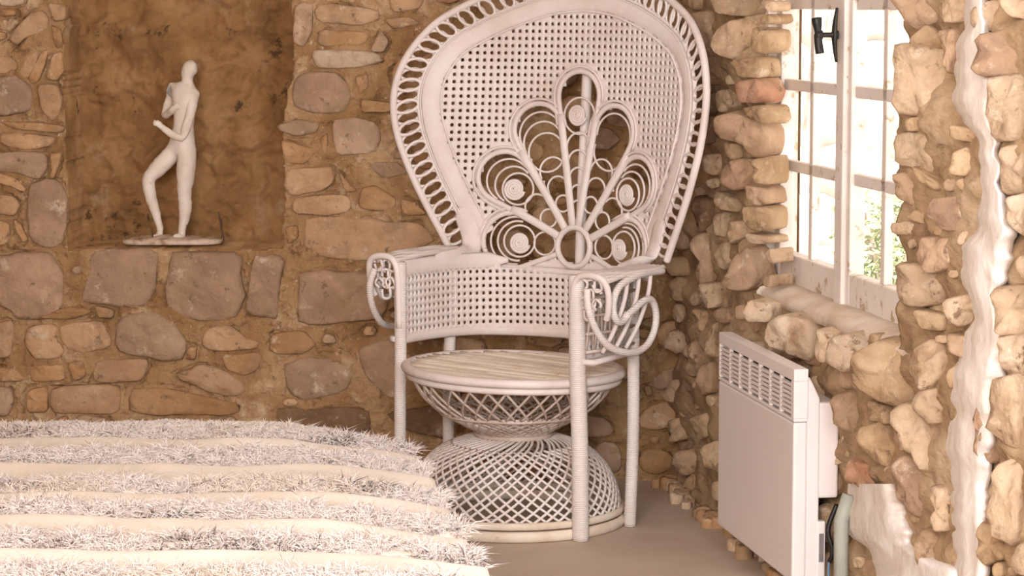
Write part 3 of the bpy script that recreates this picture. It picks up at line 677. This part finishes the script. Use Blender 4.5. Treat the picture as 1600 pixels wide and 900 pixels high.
# apron panel
plan = catmull([(-.306, -.125, 0), (-.314, -.04, 0), (-.312, .05, 0), (-.300, .13, 0), (-.262, .205, 0), (-.19, .262, 0), (-.1, .298, 0), (0, .308, 0), (.1, .298, 0), (.19, .262, 0), (.262, .205, 0), (.300, .13, 0), (.312, .05, 0), (.314, -.04, 0), (.306, -.125, 0)], 8)
AL = [0]
for i in range(len(plan)-1): AL.append(AL[-1]+(plan[i+1]-plan[i]).length)
AT = AL[-1]
def apr(s, z, off=0):
    s = min(max(s, 0), AT-1e-6); lo_, hi = 0, len(AL)-1
    while hi-lo_ > 1:
        md = (lo_+hi)//2
        if AL[md] <= s: lo_ = md
        else: hi = md
    f = (s-AL[lo_])/(AL[hi]-AL[lo_]); p = plan[lo_].lerp(plan[hi], f); t = (plan[hi]-plan[lo_]).normalized(); n = Vector((t.y, -t.x, 0))
    return Vector((p.x, p.y, z))+n*off, n
ns = int(AT/PU)
ATOP = .742
def atop(s):                 # top line of apron: arm height at sides, meets the fan base at the back
    d = abs(s/AT-.5)*2
    return .700+(ATOP-.700)*min(1, max(0, (d-.36)/.12))
cells = []
for i in range(0, ns+1):
    for j in range(24, 35):
        z = j*PZ
        if z < .51 or z > atop(i*PU)+.006: continue
        cells.append((i, j, .528 < z < .694 and 1 <= i <= ns-1))
cane(cells, lambda s, z, o: apr(s, z, o)[0], PU, PZ, 'caned_apron')
def aprib(zf, w, th, name, m=WR, off=.0, s0=0, s1=None):
    s1 = s1 or AT; A = [apr(s0+(s1-s0)*i/70, 0, off) for i in range(71)]; k = MB()
    k.sweep([Vector((a[0].x, a[0].y, zf(s0+(s1-s0)*i/70))) for i, a in enumerate(A)], w, th, [a[1] for a in A], 8, False, (lambda t: min(1, .25+6*min(t, 1-t))) if 'top' in name else None); return k.build(name, m, ch)
aprib(lambda s: .512+.004*math.cos(2*PI*s/AT), .030, .020, 'apron_bottom_band', M['wicker'])
aprib(lambda s: .720, .050, .018, 'apron_top_band', M['wicker'], s0=-.03, s1=AT*.335)
aprib(lambda s: .720, .050, .018, 'apron_top_band', M['wicker'], s0=AT*.665, s1=AT+.03)
for sd in (-1, 1):          # the wrapped border sweeps down and outwards into the arm band
    A = [surf(sd*u, z, .003) for u, z in ((.352, .875), (.338, .83), (.324, .79))]
    P = [a[0] for a in A]+[Vector((sd*.312, .222, .752)), Vector((sd*.300, .165, .735)), Vector((sd*.308, .10, .727)), Vector((sd*.314, .03, .724))]
    Nn = [a[1] for a in A]+[Vector((-sd*.5, -.8, .1)), Vector((-sd*.9, -.5, 0)), Vector((-sd, -.1, 0)), Vector((-sd, 0, 0))]
    mb = MB(); mb.sweep(catmull(P, 5), .062, .019, catmull(Nn, 5), 10, False, lambda t: min(1, .45+5*min(t, 1-t))); mb.build('shoulder_band', M['wicker'], ch)
# arms
for sd in (-1, 1):
    X = lambda x: sd*x
    zt = .752 if sd < 0 else .738
    mb = MB(); q = []
    # top deck of the arm: lengthwise canes side by side
    for k in range(6):
        x = .318+.016*k; mb.tube(catmull([(X(x), -.14, zt-.004*abs(k-2)), (X(x), -.02, zt+.002), (X(x+.004), .09, zt+.001), (X(x*.97+.012), .165, zt+.004)], 6), .0085, 8)
    mb.build('arm_deck', WR, ch)
    mb = MB(); mb.tube(catmull([(X(.300), -.145, zt-.20), (X(.302), -.148, zt-.06), (X(.312), -.15, zt-.012), (X(.335), -.15, zt+.004), (X(.375), -.15, zt+.004), (X(.402), -.147, zt-.010), (X(.412), -.14, zt-.045), (X(.408), -.135, zt-.09), (X(.398), -.13, zt-.115)], 5), .0095, 8)
    mb.build('arm_front_curve', WK, ch)
    # interlaced curls filling the front end
    mb = MB(); rr = random.Random(21)
    for k in range(11):
        c = Vector((X(.33+.022*(k % 3)+rr.uniform(-.004, .004)), -.142+.006*(k % 2), zt-.022-.026*(k//3))); r = rr.uniform(.014, .019); a0 = rr.uniform(0, 6)
        mb.tube([c+Vector((math.cos(a0+q_)*r*.9, .003*math.sin(3*q_), math.sin(a0+q_)*r)) for q_ in [5.2*i/12 for i in range(13)]], .0042, 6)
    mb.build('arm_front_curls', WK, ch, kind='stuff')
    # outer side scrolls
    mb = MB(); xo = .405
    prof = [(.150, zt-.004), (.06, zt-.002), (-.011, zt-.010), (-.075, zt-.028), (-.104, zt-.062), (-.104, zt-.100), (-.080, zt-.124), (-.050, zt-.122), (-.033, zt-.106)]
    mb.tube(catmull([(X(xo), y, z) for y, z in prof], 6), .0105, 10); mb.build('scroll_upper', WR, ch)
    mb = MB(); prof2 = [(-.045, zt-.112), (-.01, zt-.098), (.045, zt-.078), (.085, zt-.080), (.108, zt-.115), (.104, zt-.160), (.072, zt-.198), (.020, zt-.216), (-.05, zt-.212), (-.115, zt-.188), (-.165, zt-.135), (-.185, zt-.075), (-.175, zt-.03)]
    mb.tube(catmull([(X(xo+.004 if i < 9 else xo-.05*(i-8)/5), y, z) for i, (y, z) in enumerate(prof2)], 6), .0100, 10); mb.build('scroll_lower', WR, ch)
    for k, y in enumerate((-.03, .03, .09)):
        mb = MB(); mb.tube(catmull([(X(.402), y, zt-.004), (X(.400), y-.004, zt-.05), (X(.390), y-.012, zt-.10), (X(.375), y-.03, zt-.16), (X(.350), y-.045, zt-.215)], 4), .0065, 8); mb.build('arm_slat', WK, ch)
    mb = MB(); rr = random.Random(5)
    for k in range(12):
        y = -.11+.021*k; mb.tube([(X(.322), y, zt-.03), (X(.330), y+.02*(-1)**k, zt-.12), (X(.322), y+.03*(-1)**k, zt-.225)], .0035, 6)
    for z in (.06, .11, .16, .21): mb.tube([(X(.33), -.125, zt-z), (X(.335), .0, zt-z-.004), (X(.33), .13, zt-z)], .0045, 6)
    mb.build('arm_side_weave', M['basket'], ch, kind='stuff')
    mb = MB(); mb.tube([(X(.315), -.14, zt-.235), (X(.35), -.12, zt-.238), (X(.34), .13, zt-.232)], .009, 8); mb.build('arm_lower_rail', WK, ch)
# posts
def post(name, pts, r, m=WR, lab=None):
    mb = MB(); mb.tube(catmull(pts, 10), r, 14); return mb.build(name, m, ch, label=lab)
for sd in (-1, 1):
    post('front_leg', [(sd*.312+(.0 if sd > 0 else -.004), -.123, 0), (sd*.312, -.128, .25), (sd*.306, -.132, .5), (sd*.304, -.134, .74)], .0235 if sd > 0 else .0175)
    post('rear_leg', [(sd*.318, .121, 0), (sd*.325, .125, .25), (sd*.322, .130, .5), (sd*.315, .135, .735)], .0175)
post('centre_post', [(0, .322, 0), (0, .332, .4), (0, .345, .8), (0, .372, 1.2), (0, .395, 1.5)], .0155, M['wicker'])
# seat
tl = math.radians(1.6)
def st(p): x, y, z = p; return (x, y, z-(x*.82-y*-.57)*0-.028*(x*.82+y*.57))
SZ = .442; SRr = .312
for k in range(18):
    y = -.289+.034*k; hw = math.sqrt(max(.001, .302**2-y*y)); mb = MB(); n = 10
    mb.sweep([st((-hw+2*hw*i/n, y, SZ+.004+.0015*math.sin(k*2.3+i*.5))) for i in range(n+1)], .0262, .013, [Vector((0, 0, 1))]*(n+1), 8); mb.build('seat_slat', M['slat'], ch)
def circ(r, z, n=64, t=True): P = [(r*math.cos(2*PI*i/n), r*math.sin(2*PI*i/n), z) for i in range(n)]; return [st(p) for p in P] if t else P
mb = MB(); mb.sweep(circ(SRr-.006, SZ), .034, .026, [Vector((0, 0, 1))]*64, 10, True); mb.build('seat_rim', WK, ch)
mb = MB(); mb.tube(circ(SRr-.012, SZ-.022), .010, 8, True); mb.build('seat_under_rim', WK, ch)
for k in range(3):
    mb = MB(); mb.tube([st((-.18+.18*k, -.24, SZ-.02)), st((-.18+.18*k, .24, SZ-.02))], .012, 8); mb.build('seat_bearer', BK_, ch)
# upper basket
def profc(P, t):
    x = t*(len(P)-1); i = min(int(x), len(P)-2); f = x-i; return P[i][0]+(P[i+1][0]-P[i][0])*f, P[i][1]+(P[i+1][1]-P[i][1])*f
up_ = [(.290, .418), (.276, .390), (.256, .362), (.228, .335), (.196, .312), (.156, .290), (.122, .272), (.104, .258)]
up_ = [(p.x, p.y) for p in catmull([(a, b, 0) for a, b in up_], 4)]
def strands(P, n, sweep_, r, seg, phase=0, top=0, bot=1, wob=.0, ease=1):
    mb = MB()
    for k in range(n):
        p0 = 2*PI*k/n+phase+random.Random(k).uniform(-wob, wob); pts = []
        for i in range(seg+1):
            t = top+(bot-top)*i/seg; rad, z = profc(P, t); a = p0+sweep_*((i/seg)**ease); pts.append((rad*math.cos(a), rad*math.sin(a), z))
        mb.tube(pts, r, 5)
    return mb
for i, (n, s_, a, b) in enumerate(((30, .30, 0, .50), (30, -.30, 0, .50), (36, .8, .48, 1), (36, -.8, .48, 1))):
    strands(up_, n, s_, .0040, 8, .05*i, a, b, .05).build('seat_basket_canes', BK_, ch, kind='stuff')
mb = MB(); rad, z = profc(up_, .52); mb.tube(circ(rad+.002, z, 48, False), .006, 6, True); mb.build('basket_ring', BK_, ch)
mb = MB(); mb.tube(circ(.108, .254, 40, False), .008, 8, True); mb.build('waist_ring', BK_, ch)
mb = MB(); mb.tube(circ(.112, .266, 40, False), .005, 8, True); mb.build('waist_ring', BK_, ch)
# lower dome
dm = [(.060, .252), (.115, .247), (.170, .232), (.222, .206), (.262, .168), (.288, .124), (.302, .080), (.308, .045)]
dm = [(p.x, p.y) for p in catmull([(a, b, 0) for a, b in dm], 4)]
strands(dm, 50, -1.6, .0043, 24, 0, 0, 1, .02, .8).build('base_dome_canes', M['wicker'], ch, kind='stuff')
strands(dm, 50, 1.0, .0040, 20, .03, .30, 1, .02, .9).build('base_dome_canes', M['wicker'], ch, kind='stuff')
mb = MB(); mb.sweep(circ(.312, .045, 64, False), .022, .016, [Vector((math.cos(2*PI*i/64), math.sin(2*PI*i/64), 0)) for i in range(64)], 8, True); mb.build('base_ring', M['slat'], ch)
mb = MB(); mb.sweep(circ(.316, .016, 64, False), .032, .020, [Vector((math.cos(2*PI*i/64), math.sin(2*PI*i/64), 0)) for i in range(64)], 8, True); mb.build('base_ring', M['slat'], ch)

# ------------------------------------------------------------------ sculpture in the niche
YS = YB+.085; zs = NZ0+.012
pb = bp(270, 384, YS)
stt = empty('figurine', (pb.x, YS, zs)); tag(stt, 'slender white clay figure of a standing nude on a plaster slab in the niche', 'sculpture')
def sp(x, y, dy=0): p = bp(x/2.725+180, y/2.725+70, YS+dy); return Vector((p.x-pb.x, dy, p.z-zs))
J = [  # name: (x, y, depth, radius)
 ('pel', 292, 418, 0, .029), ('wai', 292, 345, 0, .0235), ('che', 296, 245, 0, .032), ('upc', 306, 200, 0, .027), ('nec', 310, 158, 0, .0125), ('chin', 305, 134, -.004, .0155), ('hd', 320, 98, 0, .0235), ('top', 331, 66, .002, .0105),
 ('shL', 262, 185, .026, .016), ('elL1', 228, 250, .035, .0135), ('elL', 212, 305, .03, .0105), ('foL', 240, 280, -.02, .0085), ('haL', 262, 262, -.034, .007),
 ('shR', 335, 212, -.018, .0145), ('elR1', 316, 310, -.036, .0115), ('elR', 286, 402, -.045, .0105), ('foR', 235, 378, -.055, .0085), ('wrR', 198, 350, -.058, .006), ('haR', 182, 336, -.058, .0075),
 ('hipL', 258, 450, .012, .0235), ('thL', 195, 512, .0, .0225), ('knL', 138, 572, -.01, .0175), ('caL', 150, 645, -.004, .0155), ('shL2', 178, 730, .0, .0105), ('anL', 192, 785, .004, .0085), ('heL', 188, 815, .006, .0095), ('toL', 160, 822, -.03, .0065),
 ('hipR', 306, 455, -.008, .0255), ('thR', 300, 550, -.008, .0225), ('knR', 294, 640, -.006, .0165), ('caR', 300, 700, .0, .0165), ('shR2', 290, 760, .0, .011), ('anR', 284, 795, .002, .0095), ('heR', 284, 815, .004, .0105), ('toR', 250, 822, -.035, .0075)]
ix = {j[0]: i for i, j in enumerate(J)}
E_ = [('pel', 'wai'), ('wai', 'che'), ('che', 'upc'), ('upc', 'nec'), ('nec', 'chin'), ('chin', 'hd'), ('hd', 'top'), ('upc', 'shL'), ('shL', 'elL1'), ('elL1', 'elL'), ('elL', 'foL'), ('foL', 'haL'),
      ('upc', 'shR'), ('shR', 'elR1'), ('elR1', 'elR'), ('elR', 'foR'), ('foR', 'wrR'), ('wrR', 'haR'), ('pel', 'hipL'), ('hipL', 'thL'), ('thL', 'knL'), ('knL', 'caL'), ('caL', 'shL2'), ('shL2', 'anL'), ('anL', 'heL'), ('heL', 'toL'),
      ('pel', 'hipR'), ('hipR', 'thR'), ('thR', 'knR'), ('knR', 'caR'), ('caR', 'shR2'), ('shR2', 'anR'), ('anR', 'heR'), ('heR', 'toR')]
V = [sp(x, y, d) for _, x, y, d, r in J]; RD = [j[4] for j in J]; ED = [(ix[a], ix[b]) for a, b in E_]
for nm, dirs in (('haR', [(-1, 0, .9), (-1, -.2, .5), (-1, -.3, .1), (-.8, -.4, -.3), (.1, .2, 1)]), ('haL', [(1, -.3, .6), (1, -.4, .2), (1, -.4, -.2), (.8, -.3, -.5), (0, 0, 1)])):
    for k, d in enumerate(dirs):
        v = V[ix[nm]]+Vector(d).normalized()*(.0150 if k < 4 else .011); V.append(v); RD.append(.0022); ED.append((ix[nm], len(V)-1))
me = bpy.data.meshes.new('figure_body'); me.from_pydata([tuple(v) for v in V], ED, []); me.materials.append(M['clay'])
fo = link(bpy.data.objects.new('figure_body', me), stt)
sk = fo.modifiers.new('skin', 'SKIN'); sk.use_smooth_shade = True
sv = me.skin_vertices[0].data
for i, r in enumerate(RD): k_ = 1.55 if i < len(J) and J[i][0] in ('hd', 'chin', 'top') else 1.42; sv[i].radius = (r*k_, r*1.3)
sv[0].use_root = True
fo.modifiers.new('sub', 'SUBSURF').levels = 2; fo.modifiers[-1].render_levels = 2
tx = bpy.data.textures.new('clay_lumps', 'CLOUDS'); tx.noise_scale = .02
dpm = fo.modifiers.new('lumps', 'DISPLACE'); dpm.texture = tx; dpm.strength = .005; dpm.mid_level = .5
mb = MB()   # face: nose, brow on the small head
# slab
n = 28; vs = []; tops = []
for i in range(n):
    q = 2*PI*i/n; rx = .158; ry = .078; x = math.copysign(abs(math.cos(q))**.6, math.cos(q))*rx*(1+.05*noise.noise(Vector((i*.7, 0, 0)))); y = math.copysign(abs(math.sin(q))**.6, math.sin(q))*ry*(1+.08*noise.noise(Vector((i*.7, 5, 0)))); vs.append((x, y))
mb = MB(); K = 6; V2 = []
for kk in range(K+1):
    f = 1-kk/K*.92
    for (x, y) in vs:
        p = Vector((x*f*20, y*f*20, 1)); V2.append((x*f, y*f, .0095+(.006*(1-f**6))+.006*fbm(p, 1.2, 2)*(f < .99)+.008*math.exp(-((x*f+.03)**2)/.002)*(1-f**4)))
V2 += [(x*.97, y*.97, -.001) for x, y in vs]
fs = [(r*n+i, r*n+(i+1) % n, (r+1)*n+(i+1) % n, (r+1)*n+i) for r in range(K) for i in range(n)]+[tuple(K*n+i for i in range(n))]
b0 = (K+1)*n; fs += [((i+1) % n, i, b0+i, b0+(i+1) % n) for i in range(n)]+[tuple(b0+i for i in range(n))[::-1]]
mb.add(V2, fs); mb.build('slab', M['base'], stt, label='rough rusty edged plaster slab')
mb = MB(); mb.tube(catmull([sp(452, 852), sp(462, 822), sp(452, 780), sp(446, 745), sp(440, 712)], 4), .003, 6); mb.tube(catmull([sp(448, 850, .01), sp(456, 790, .01), sp(452, 740, .01)], 4), .0016, 5); mb.build('bent_wire', M['rust'], stt)
mb = MB(); mb.tube([sp(160, 825, -.03), sp(158, 800, -.03), sp(154, 785, -.03)], .002, 5); mb.build('wire_end', M['rust'], stt); mb = MB(); mb.tube([sp(300, 815, -.02), sp(302, 790, -.02), sp(306, 765, -.02)], .0016, 5); mb.build('wire_end', M['rust'], stt)

# ------------------------------------------------------------------ convector heater on the right wall
hoff = .135
a0 = rhit(1123.5, 517, hoff); a1 = rhit(1241, 579, hoff); b0_ = rhit(1122, 817.5, hoff); b1 = rhit(1241, 918, hoff)
print('HEAT', a0, a1, b0_, b1)
hs0, hs1 = a0[0], a1[0]; hzt = (a0[1]+a1[1])/2; hzb = (b0_[1]+b1[1])/2
ht = empty('convector_heater', rw((hs0+hs1)/2, 0, hzb)); tag(ht, 'white flat panel electric heater with slotted top grille on the stone wall', 'heater')
# heater hangs slightly out of parallel: yaw taken up here
HD = (rw(hs1, hoff, 0)-rw(hs0, hoff, 0)).normalized(); HN = WN
def hp_(s, off, z): return rw(s, off, z)-ht.location
def hbox(m_, s0, s1, o0, o1, z0, z1): m_.box(hp_((s0+s1)/2, (o0+o1)/2, (z0+z1)/2), (s1-s0, o1-o0, z1-z0), ax=(WD, -WN, Vector((0, 0, 1))))
gh = (hzt-hzb)*.245; zg = hzt-gh
mb = MB(); hbox(mb, hs0, hs1, hoff-.036, hoff, hzb, zg-.0015); mb.build('front_panel', M['metal'], ht, smooth=False, bevel=.006)
# grille cap: frame with 7 columns of 8 slots
mb = MB(); W_ = hs1-hs0; bw = .012; tm = .030; bm_ = .008
hbox(mb, hs0, hs1, hoff-.036, hoff, hzt-tm, hzt); hbox(mb, hs0, hs1, hoff-.036, hoff, zg, zg+bm_)
hbox(mb, hs0, hs0+bw, hoff-.036, hoff, zg+bm_, hzt-tm); hbox(mb, hs1-.026, hs1, hoff-.036, hoff, zg+bm_, hzt-tm)
mb.build('grille_cap', M['metal'], ht, smooth=False, bevel=.002)
cw = (W_-bw-.026)/7
for k in range(1, 7): mb = MB(); hbox(mb, hs0+bw+cw*k-.006, hs0+bw+cw*k+.006, hoff-.010, hoff-.0005, zg+bm_, hzt-tm); mb.build('grille_bar', M['metal'], ht, smooth=False)
hh = (hzt-tm-zg-bm_)/8
for k in range(1, 8): mb = MB(); hbox(mb, hs0+bw, hs1-.026, hoff-.009, hoff-.001, zg+bm_+hh*k-.0035, zg+bm_+hh*k+.0035); mb.build('grille_slat', M['metal'], ht, smooth=False)
mb = MB(); hbox(mb, hs0+.01, hs1-.02, hoff-.034, hoff-.026, zg+.004, hzt-.02); mb.build('grille_backing', M['dark'], ht, smooth=False)
mb = MB()
oA, oB = hoff-.036, hoff-.068
prof = [(oA+.002, hzb+.006), (oB, hzb+.006), (oB, hzt-.075), (oA-.018, hzt-.045), (oA-.006, hzt-.022), (oA+.002, hzt-.018)]
sA, sB = hs0+.012, hs1-.006
vs = [hp_(sA, a, z) for a, z in prof]+[hp_(sB, a, z) for a, z in prof]; k = len(prof)
mb.add(vs, [tuple(range(k)), tuple(range(k, 2*k))[::-1]]+[((i+1) % k, i, k+i, k+(i+1) % k) for i in range(k)]); mb.build('casing', M['metal'], ht, smooth=False, bevel=.004)
mb = MB(); hbox(mb, hs0+.02, hs1-.012, hoff-.118, hoff-.066, hzb+.20*(hzt-hzb)+.10, hzt-.085); mb.build('wall_bracket', M['metal'], ht, smooth=False, bevel=.006)
mb = MB(); hbox(mb, hs1-.03, hs1-.004, hoff-.085, hoff-.064, hzb-.01, hzb+.15); mb.build('control_box', M['metal'], ht, smooth=False, bevel=.003)
mb = MB(); hbox(mb, hs1-.006, hs1-.001, hoff-.080, hoff-.069, hzb+.05, hzb+.12); mb.build('switch', M['plastic'], ht, smooth=False)
c = MB(); c0 = hp_(hs1-.01, hoff-.10, hzb+.16)
c.tube(catmull([hp_(hs1-.01, .02, hzb+.19), hp_(hs1+.0, .045, hzb+.13), hp_(hs1+.01, .035, hzb+.08), hp_(hs1, .04, hzb+.05)], 6), .006, 8); c.build('black_cable', M['iron'], ht)
c = MB(); c.tube(catmull([hp_(hs1+.0, .04, hzb+.06), hp_(hs1+.01, .045, hzb+.02), hp_(hs1+.02, .035, hzb-.03), hp_(hs1+.01, .03, .02)], 6), .003, 6); c.build('blue_cable', M['blue'], ht, label='thin blue cable')
# plastic conduit down the wall
tag_ = MB(); q0 = rhit(1316, 840, .05); tag_.tube([rw(q0[0], .05, 0.002), rw(q0[0]-.01, .05, q0[1]+.04), rw(q0[0]-.01, .03, q0[1]+.10)], .018, 10)
tag(tag_.build('conduit', mat('grey_green_plastic', [(.33, .34, .28), (.42, .42, .35)], 9, .6, .2)), 'grey green conduit pipe standing at the wall right of the heater', 'pipe')

# ------------------------------------------------------------------ bed and shaggy blanket
BZ = .50
def bz(px, py, z=BZ): r = ray(px, py); return EYE+r*((z-CH)/r.z)
cA = bz(637, 672); cB = bz(782, 905); ed = (cB-cA); kx = ed.x/ed.y
YF = cA.y+.17; YN = 3.2
def xedge(y): return cA.x+kx*(y-cA.y)+.012*noise.noise(Vector((y*5, 0, 0)))
print('bed', cA, cB, YF); rows_far = YF-.035
bed = empty('bed', (-1.0, 4.6, 0)); tag(bed, 'low bed box under the shaggy cream blanket in the left foreground', 'bed')
mb = MB(); nx = 2
def slab(m_, z0, z1, ins):
    c = [(-1.95, YN+ins), (xedge(YN)-ins-.02, YN+ins), (xedge(YF)-ins-.04, YF-ins-.04), (-1.95, YF-ins-.04)]
    vs = [Vector((x, y, z))-bed.location for z in (z0, z1) for x, y in c]; m_.add(vs, [(3, 2, 1, 0), (4, 5, 6, 7)]+[(i, (i+1) % 4, 4+(i+1) % 4, 4+i) for i in range(4)])
slab(mb, .24, BZ-.035, .03); mb.build('mattress', M['cloth'], bed, smooth=False, bevel=.03)
mb = MB(); slab(mb, .10, .24, .05); mb.build('bed_frame', M['wood'], bed, smooth=False, bevel=.005)
for (x, y) in ((-1.85, YN+.12), (xedge(YN)-.18, YN+.12), (xedge(YF)-.22, YF-.2), (-1.85, YF-.2)):
    mb = MB(); mb.box(Vector((x, y, .05))-bed.location, (.06, .06, .1)); mb.build('leg', M['wood'], bed, smooth=False)
bl = empty('shaggy_blanket', (-1.0, 4.6, BZ)); tag(bl, 'cream wool blanket with rows of shaggy fringe spread over the bed', 'blanket')
rows = [rows_far, 5.78, 5.47, 5.16, 4.88, 4.60, 4.31, 4.03, 3.75, 3.48]
def rowy(k, x): return rows[k]+.030*noise.noise(Vector((x*1.8, k*3.1, 0)))+.020*noise.noise(Vector((x*5, k*2.1, 4)))-.03*max(0, (x+1.0)/.8)**2*(k < 2)
def ztop(x, y):
    e = max(0, 1-(xedge(y)-x)/.30); fz = max(0, 1-(YF-y)/.35)
    z = BZ-.030*e**2-.006*fz**2-.03*e*fz+.008*fbm(Vector((x*2, y*2, 0)), 1.3, 3)
    for k, ry in enumerate(rows):          # quilting dip just in front of each fringe row
        d = y-(rowy(k, x)-.062); z -= .017*math.exp(-(d/.020)**2)
        d = y-(rowy(k, x)-.10); z += .006*math.exp(-(d/.04)**2)*(1+1.6*noise.noise(Vector((x*4, k*7, 1))))
    return z
NX, NY = 170, 330
def blf(u, v):
    y = YN+(YF-YN)*v; xr = xedge(y)+.005
    if u < .93:
        x = -2.0+(xr+2.0)*u/.93; return Vector((x, y, ztop(x, y)))-bl.location
    t = (u-.93)/.07; return Vector((xr+.02*math.sin(PI*t*.5)+.008*noise.noise(Vector((y*6, t*3, 0))), y, ztop(xr, y)-.30*t))-bl.location
vs = [blf(i/NX, j/NY) for j in range(NY+1) for i in range(NX+1)]
for i in range(NX+1):       # far hem hanging down
    v = vs[NY*(NX+1)+i]
for t in (1, 2, 3, 4):
    for i in range(NX+1): v = vs[NY*(NX+1)+i]; vs.append(Vector((v.x, v.y+.015*min(t, 2), min(v.z, v.z)-.06*t)))
W_2 = NX+1; fs = [(j*W_2+i, j*W_2+i+1, (j+1)*W_2+i+1, (j+1)*W_2+i) for j in range(NY+4) for i in range(NX)]
mb = MB(); mb.add(vs, fs); mb.build('blanket_cloth', M['cloth'], bl)
# fringe strands
cmat = bpy.data.materials.new('wool_fringe'); cmat.use_nodes = True; nt = cmat.node_tree; at = nt.nodes.new('ShaderNodeAttribute'); at.attribute_name = 'yarn'
nt.links.new(at.outputs['Color'], nt.nodes['Principled BSDF'].inputs['Base Color'])
tl_ = nt.nodes.new('ShaderNodeBsdfTranslucent'); mx_ = nt.nodes.new('ShaderNodeMixShader'); mx_.inputs[0].default_value = .35
nt.links.new(at.outputs['Color'], tl_.inputs[0]); nt.links.new(nt.nodes['Principled BSDF'].outputs[0], mx_.inputs[1]); nt.links.new(tl_.outputs[0], mx_.inputs[2]); nt.links.new(mx_.outputs[0], nt.nodes['Material Output'].inputs[0]); nt.nodes['Principled BSDF'].inputs['Roughness'].default_value = .9; nt.nodes['Principled BSDF'].inputs['Specular IOR Level'].default_value = .1
rs = random.Random(4)
for k in range(len(rows)):
    V_, F_, C_ = [], [], []
    near_ = rows[k] < 4.25; ntuft = 800 if near_ else (2600 if k else 1900)
    fw_ = .066 if k else .022
    for t in range(ntuft):
        u = rs.random(); ry0 = rows[k]; x = -1.95+(xedge(ry0)+.03+1.95)*u
        y = rowy(k, x)+rs.uniform(-fw_, fw_*.8); x = min(x, xedge(y)-.004)
        if k == 0 and x > xedge(y)-.10: continue
        z = ztop(x, y); nz_ = noise.noise(Vector((x*7, y*11, k*1.0))); n2_ = noise.noise(Vector((x*2.5, y*3, 9.0)))
        if nz_ < -.60: continue
        base = Vector((.98, .90, .855)) if n2_ < .16 else Vector((.975, .875, .79))
        darkp = .012+(.26 if noise.noise(Vector((x*6, y*10, 31.0))) > .36 else 0)
        lean = Vector((rs.gauss(0, .45)+.8*noise.noise(Vector((x*30, y*30, 3))), -.45+rs.gauss(0, .5), .65+rs.random()*.6)).normalized(); lk = 1+.9*noise.noise(Vector((x*22, y*22, 7)))
        for q in range(7 if not near_ else 3):
            ln = rs.uniform(.020, .048)*(1 if k else .38)*lk; p = Vector((x+rs.uniform(-.007, .007), y+rs.uniform(-.007, .007), z-.002))
            d = (lean+Vector((rs.gauss(0, .25), rs.gauss(0, .25), rs.gauss(0, .15)))).normalized(); sdv = d.cross(Vector((0, 0, 1))); sdv = sdv.normalized() if sdv.length > .01 else Vector((1, 0, 0))
            cur = Vector((rs.gauss(0, .25), rs.gauss(0, .25)-.1, -.35))*ln; wd = rs.uniform(.0008, .0013); b = len(V_)
            s2 = d.cross(sdv)
            for (tt, ww) in ((0, 1), (.5, 1.1)):
                c = p+d*ln*tt+cur*tt*tt
                for g3 in range(3): an = 2.094*g3; V_.append(tuple(c+sdv*(math.cos(an)*wd*ww)+s2*(math.sin(an)*wd*ww)-bl.location))
            V_.append(tuple(p+d*ln+cur-bl.location))
            F_ += [(b+g3, b+(g3+1) % 3, b+3+(g3+1) % 3, b+3+g3) for g3 in range(3)]+[(b+3+g3, b+3+(g3+1) % 3, b+6) for g3 in range(3)]
            r_ = rs.random(); v = rs.uniform(.90, 1.08)
            cc = Vector((.20, .16, .15)) if r_ < darkp*.55 else (Vector((.60, .50, .46)) if r_ < darkp*1.3 else base*v)
            C_ += [(*cc, 1)]*7
    me = bpy.data.meshes.new('fringe_row'); me.from_pydata(V_, [], F_); me.polygons.foreach_set('use_smooth', [True]*len(me.polygons))
    ca = me.color_attributes.new('yarn', 'FLOAT_COLOR', 'POINT'); ca.data.foreach_set('color', np.array(C_, dtype=np.float32).ravel())
    me.materials.append(cmat); o = link(bpy.data.objects.new('fringe_row', me), bl); o['kind'] = 'stuff'
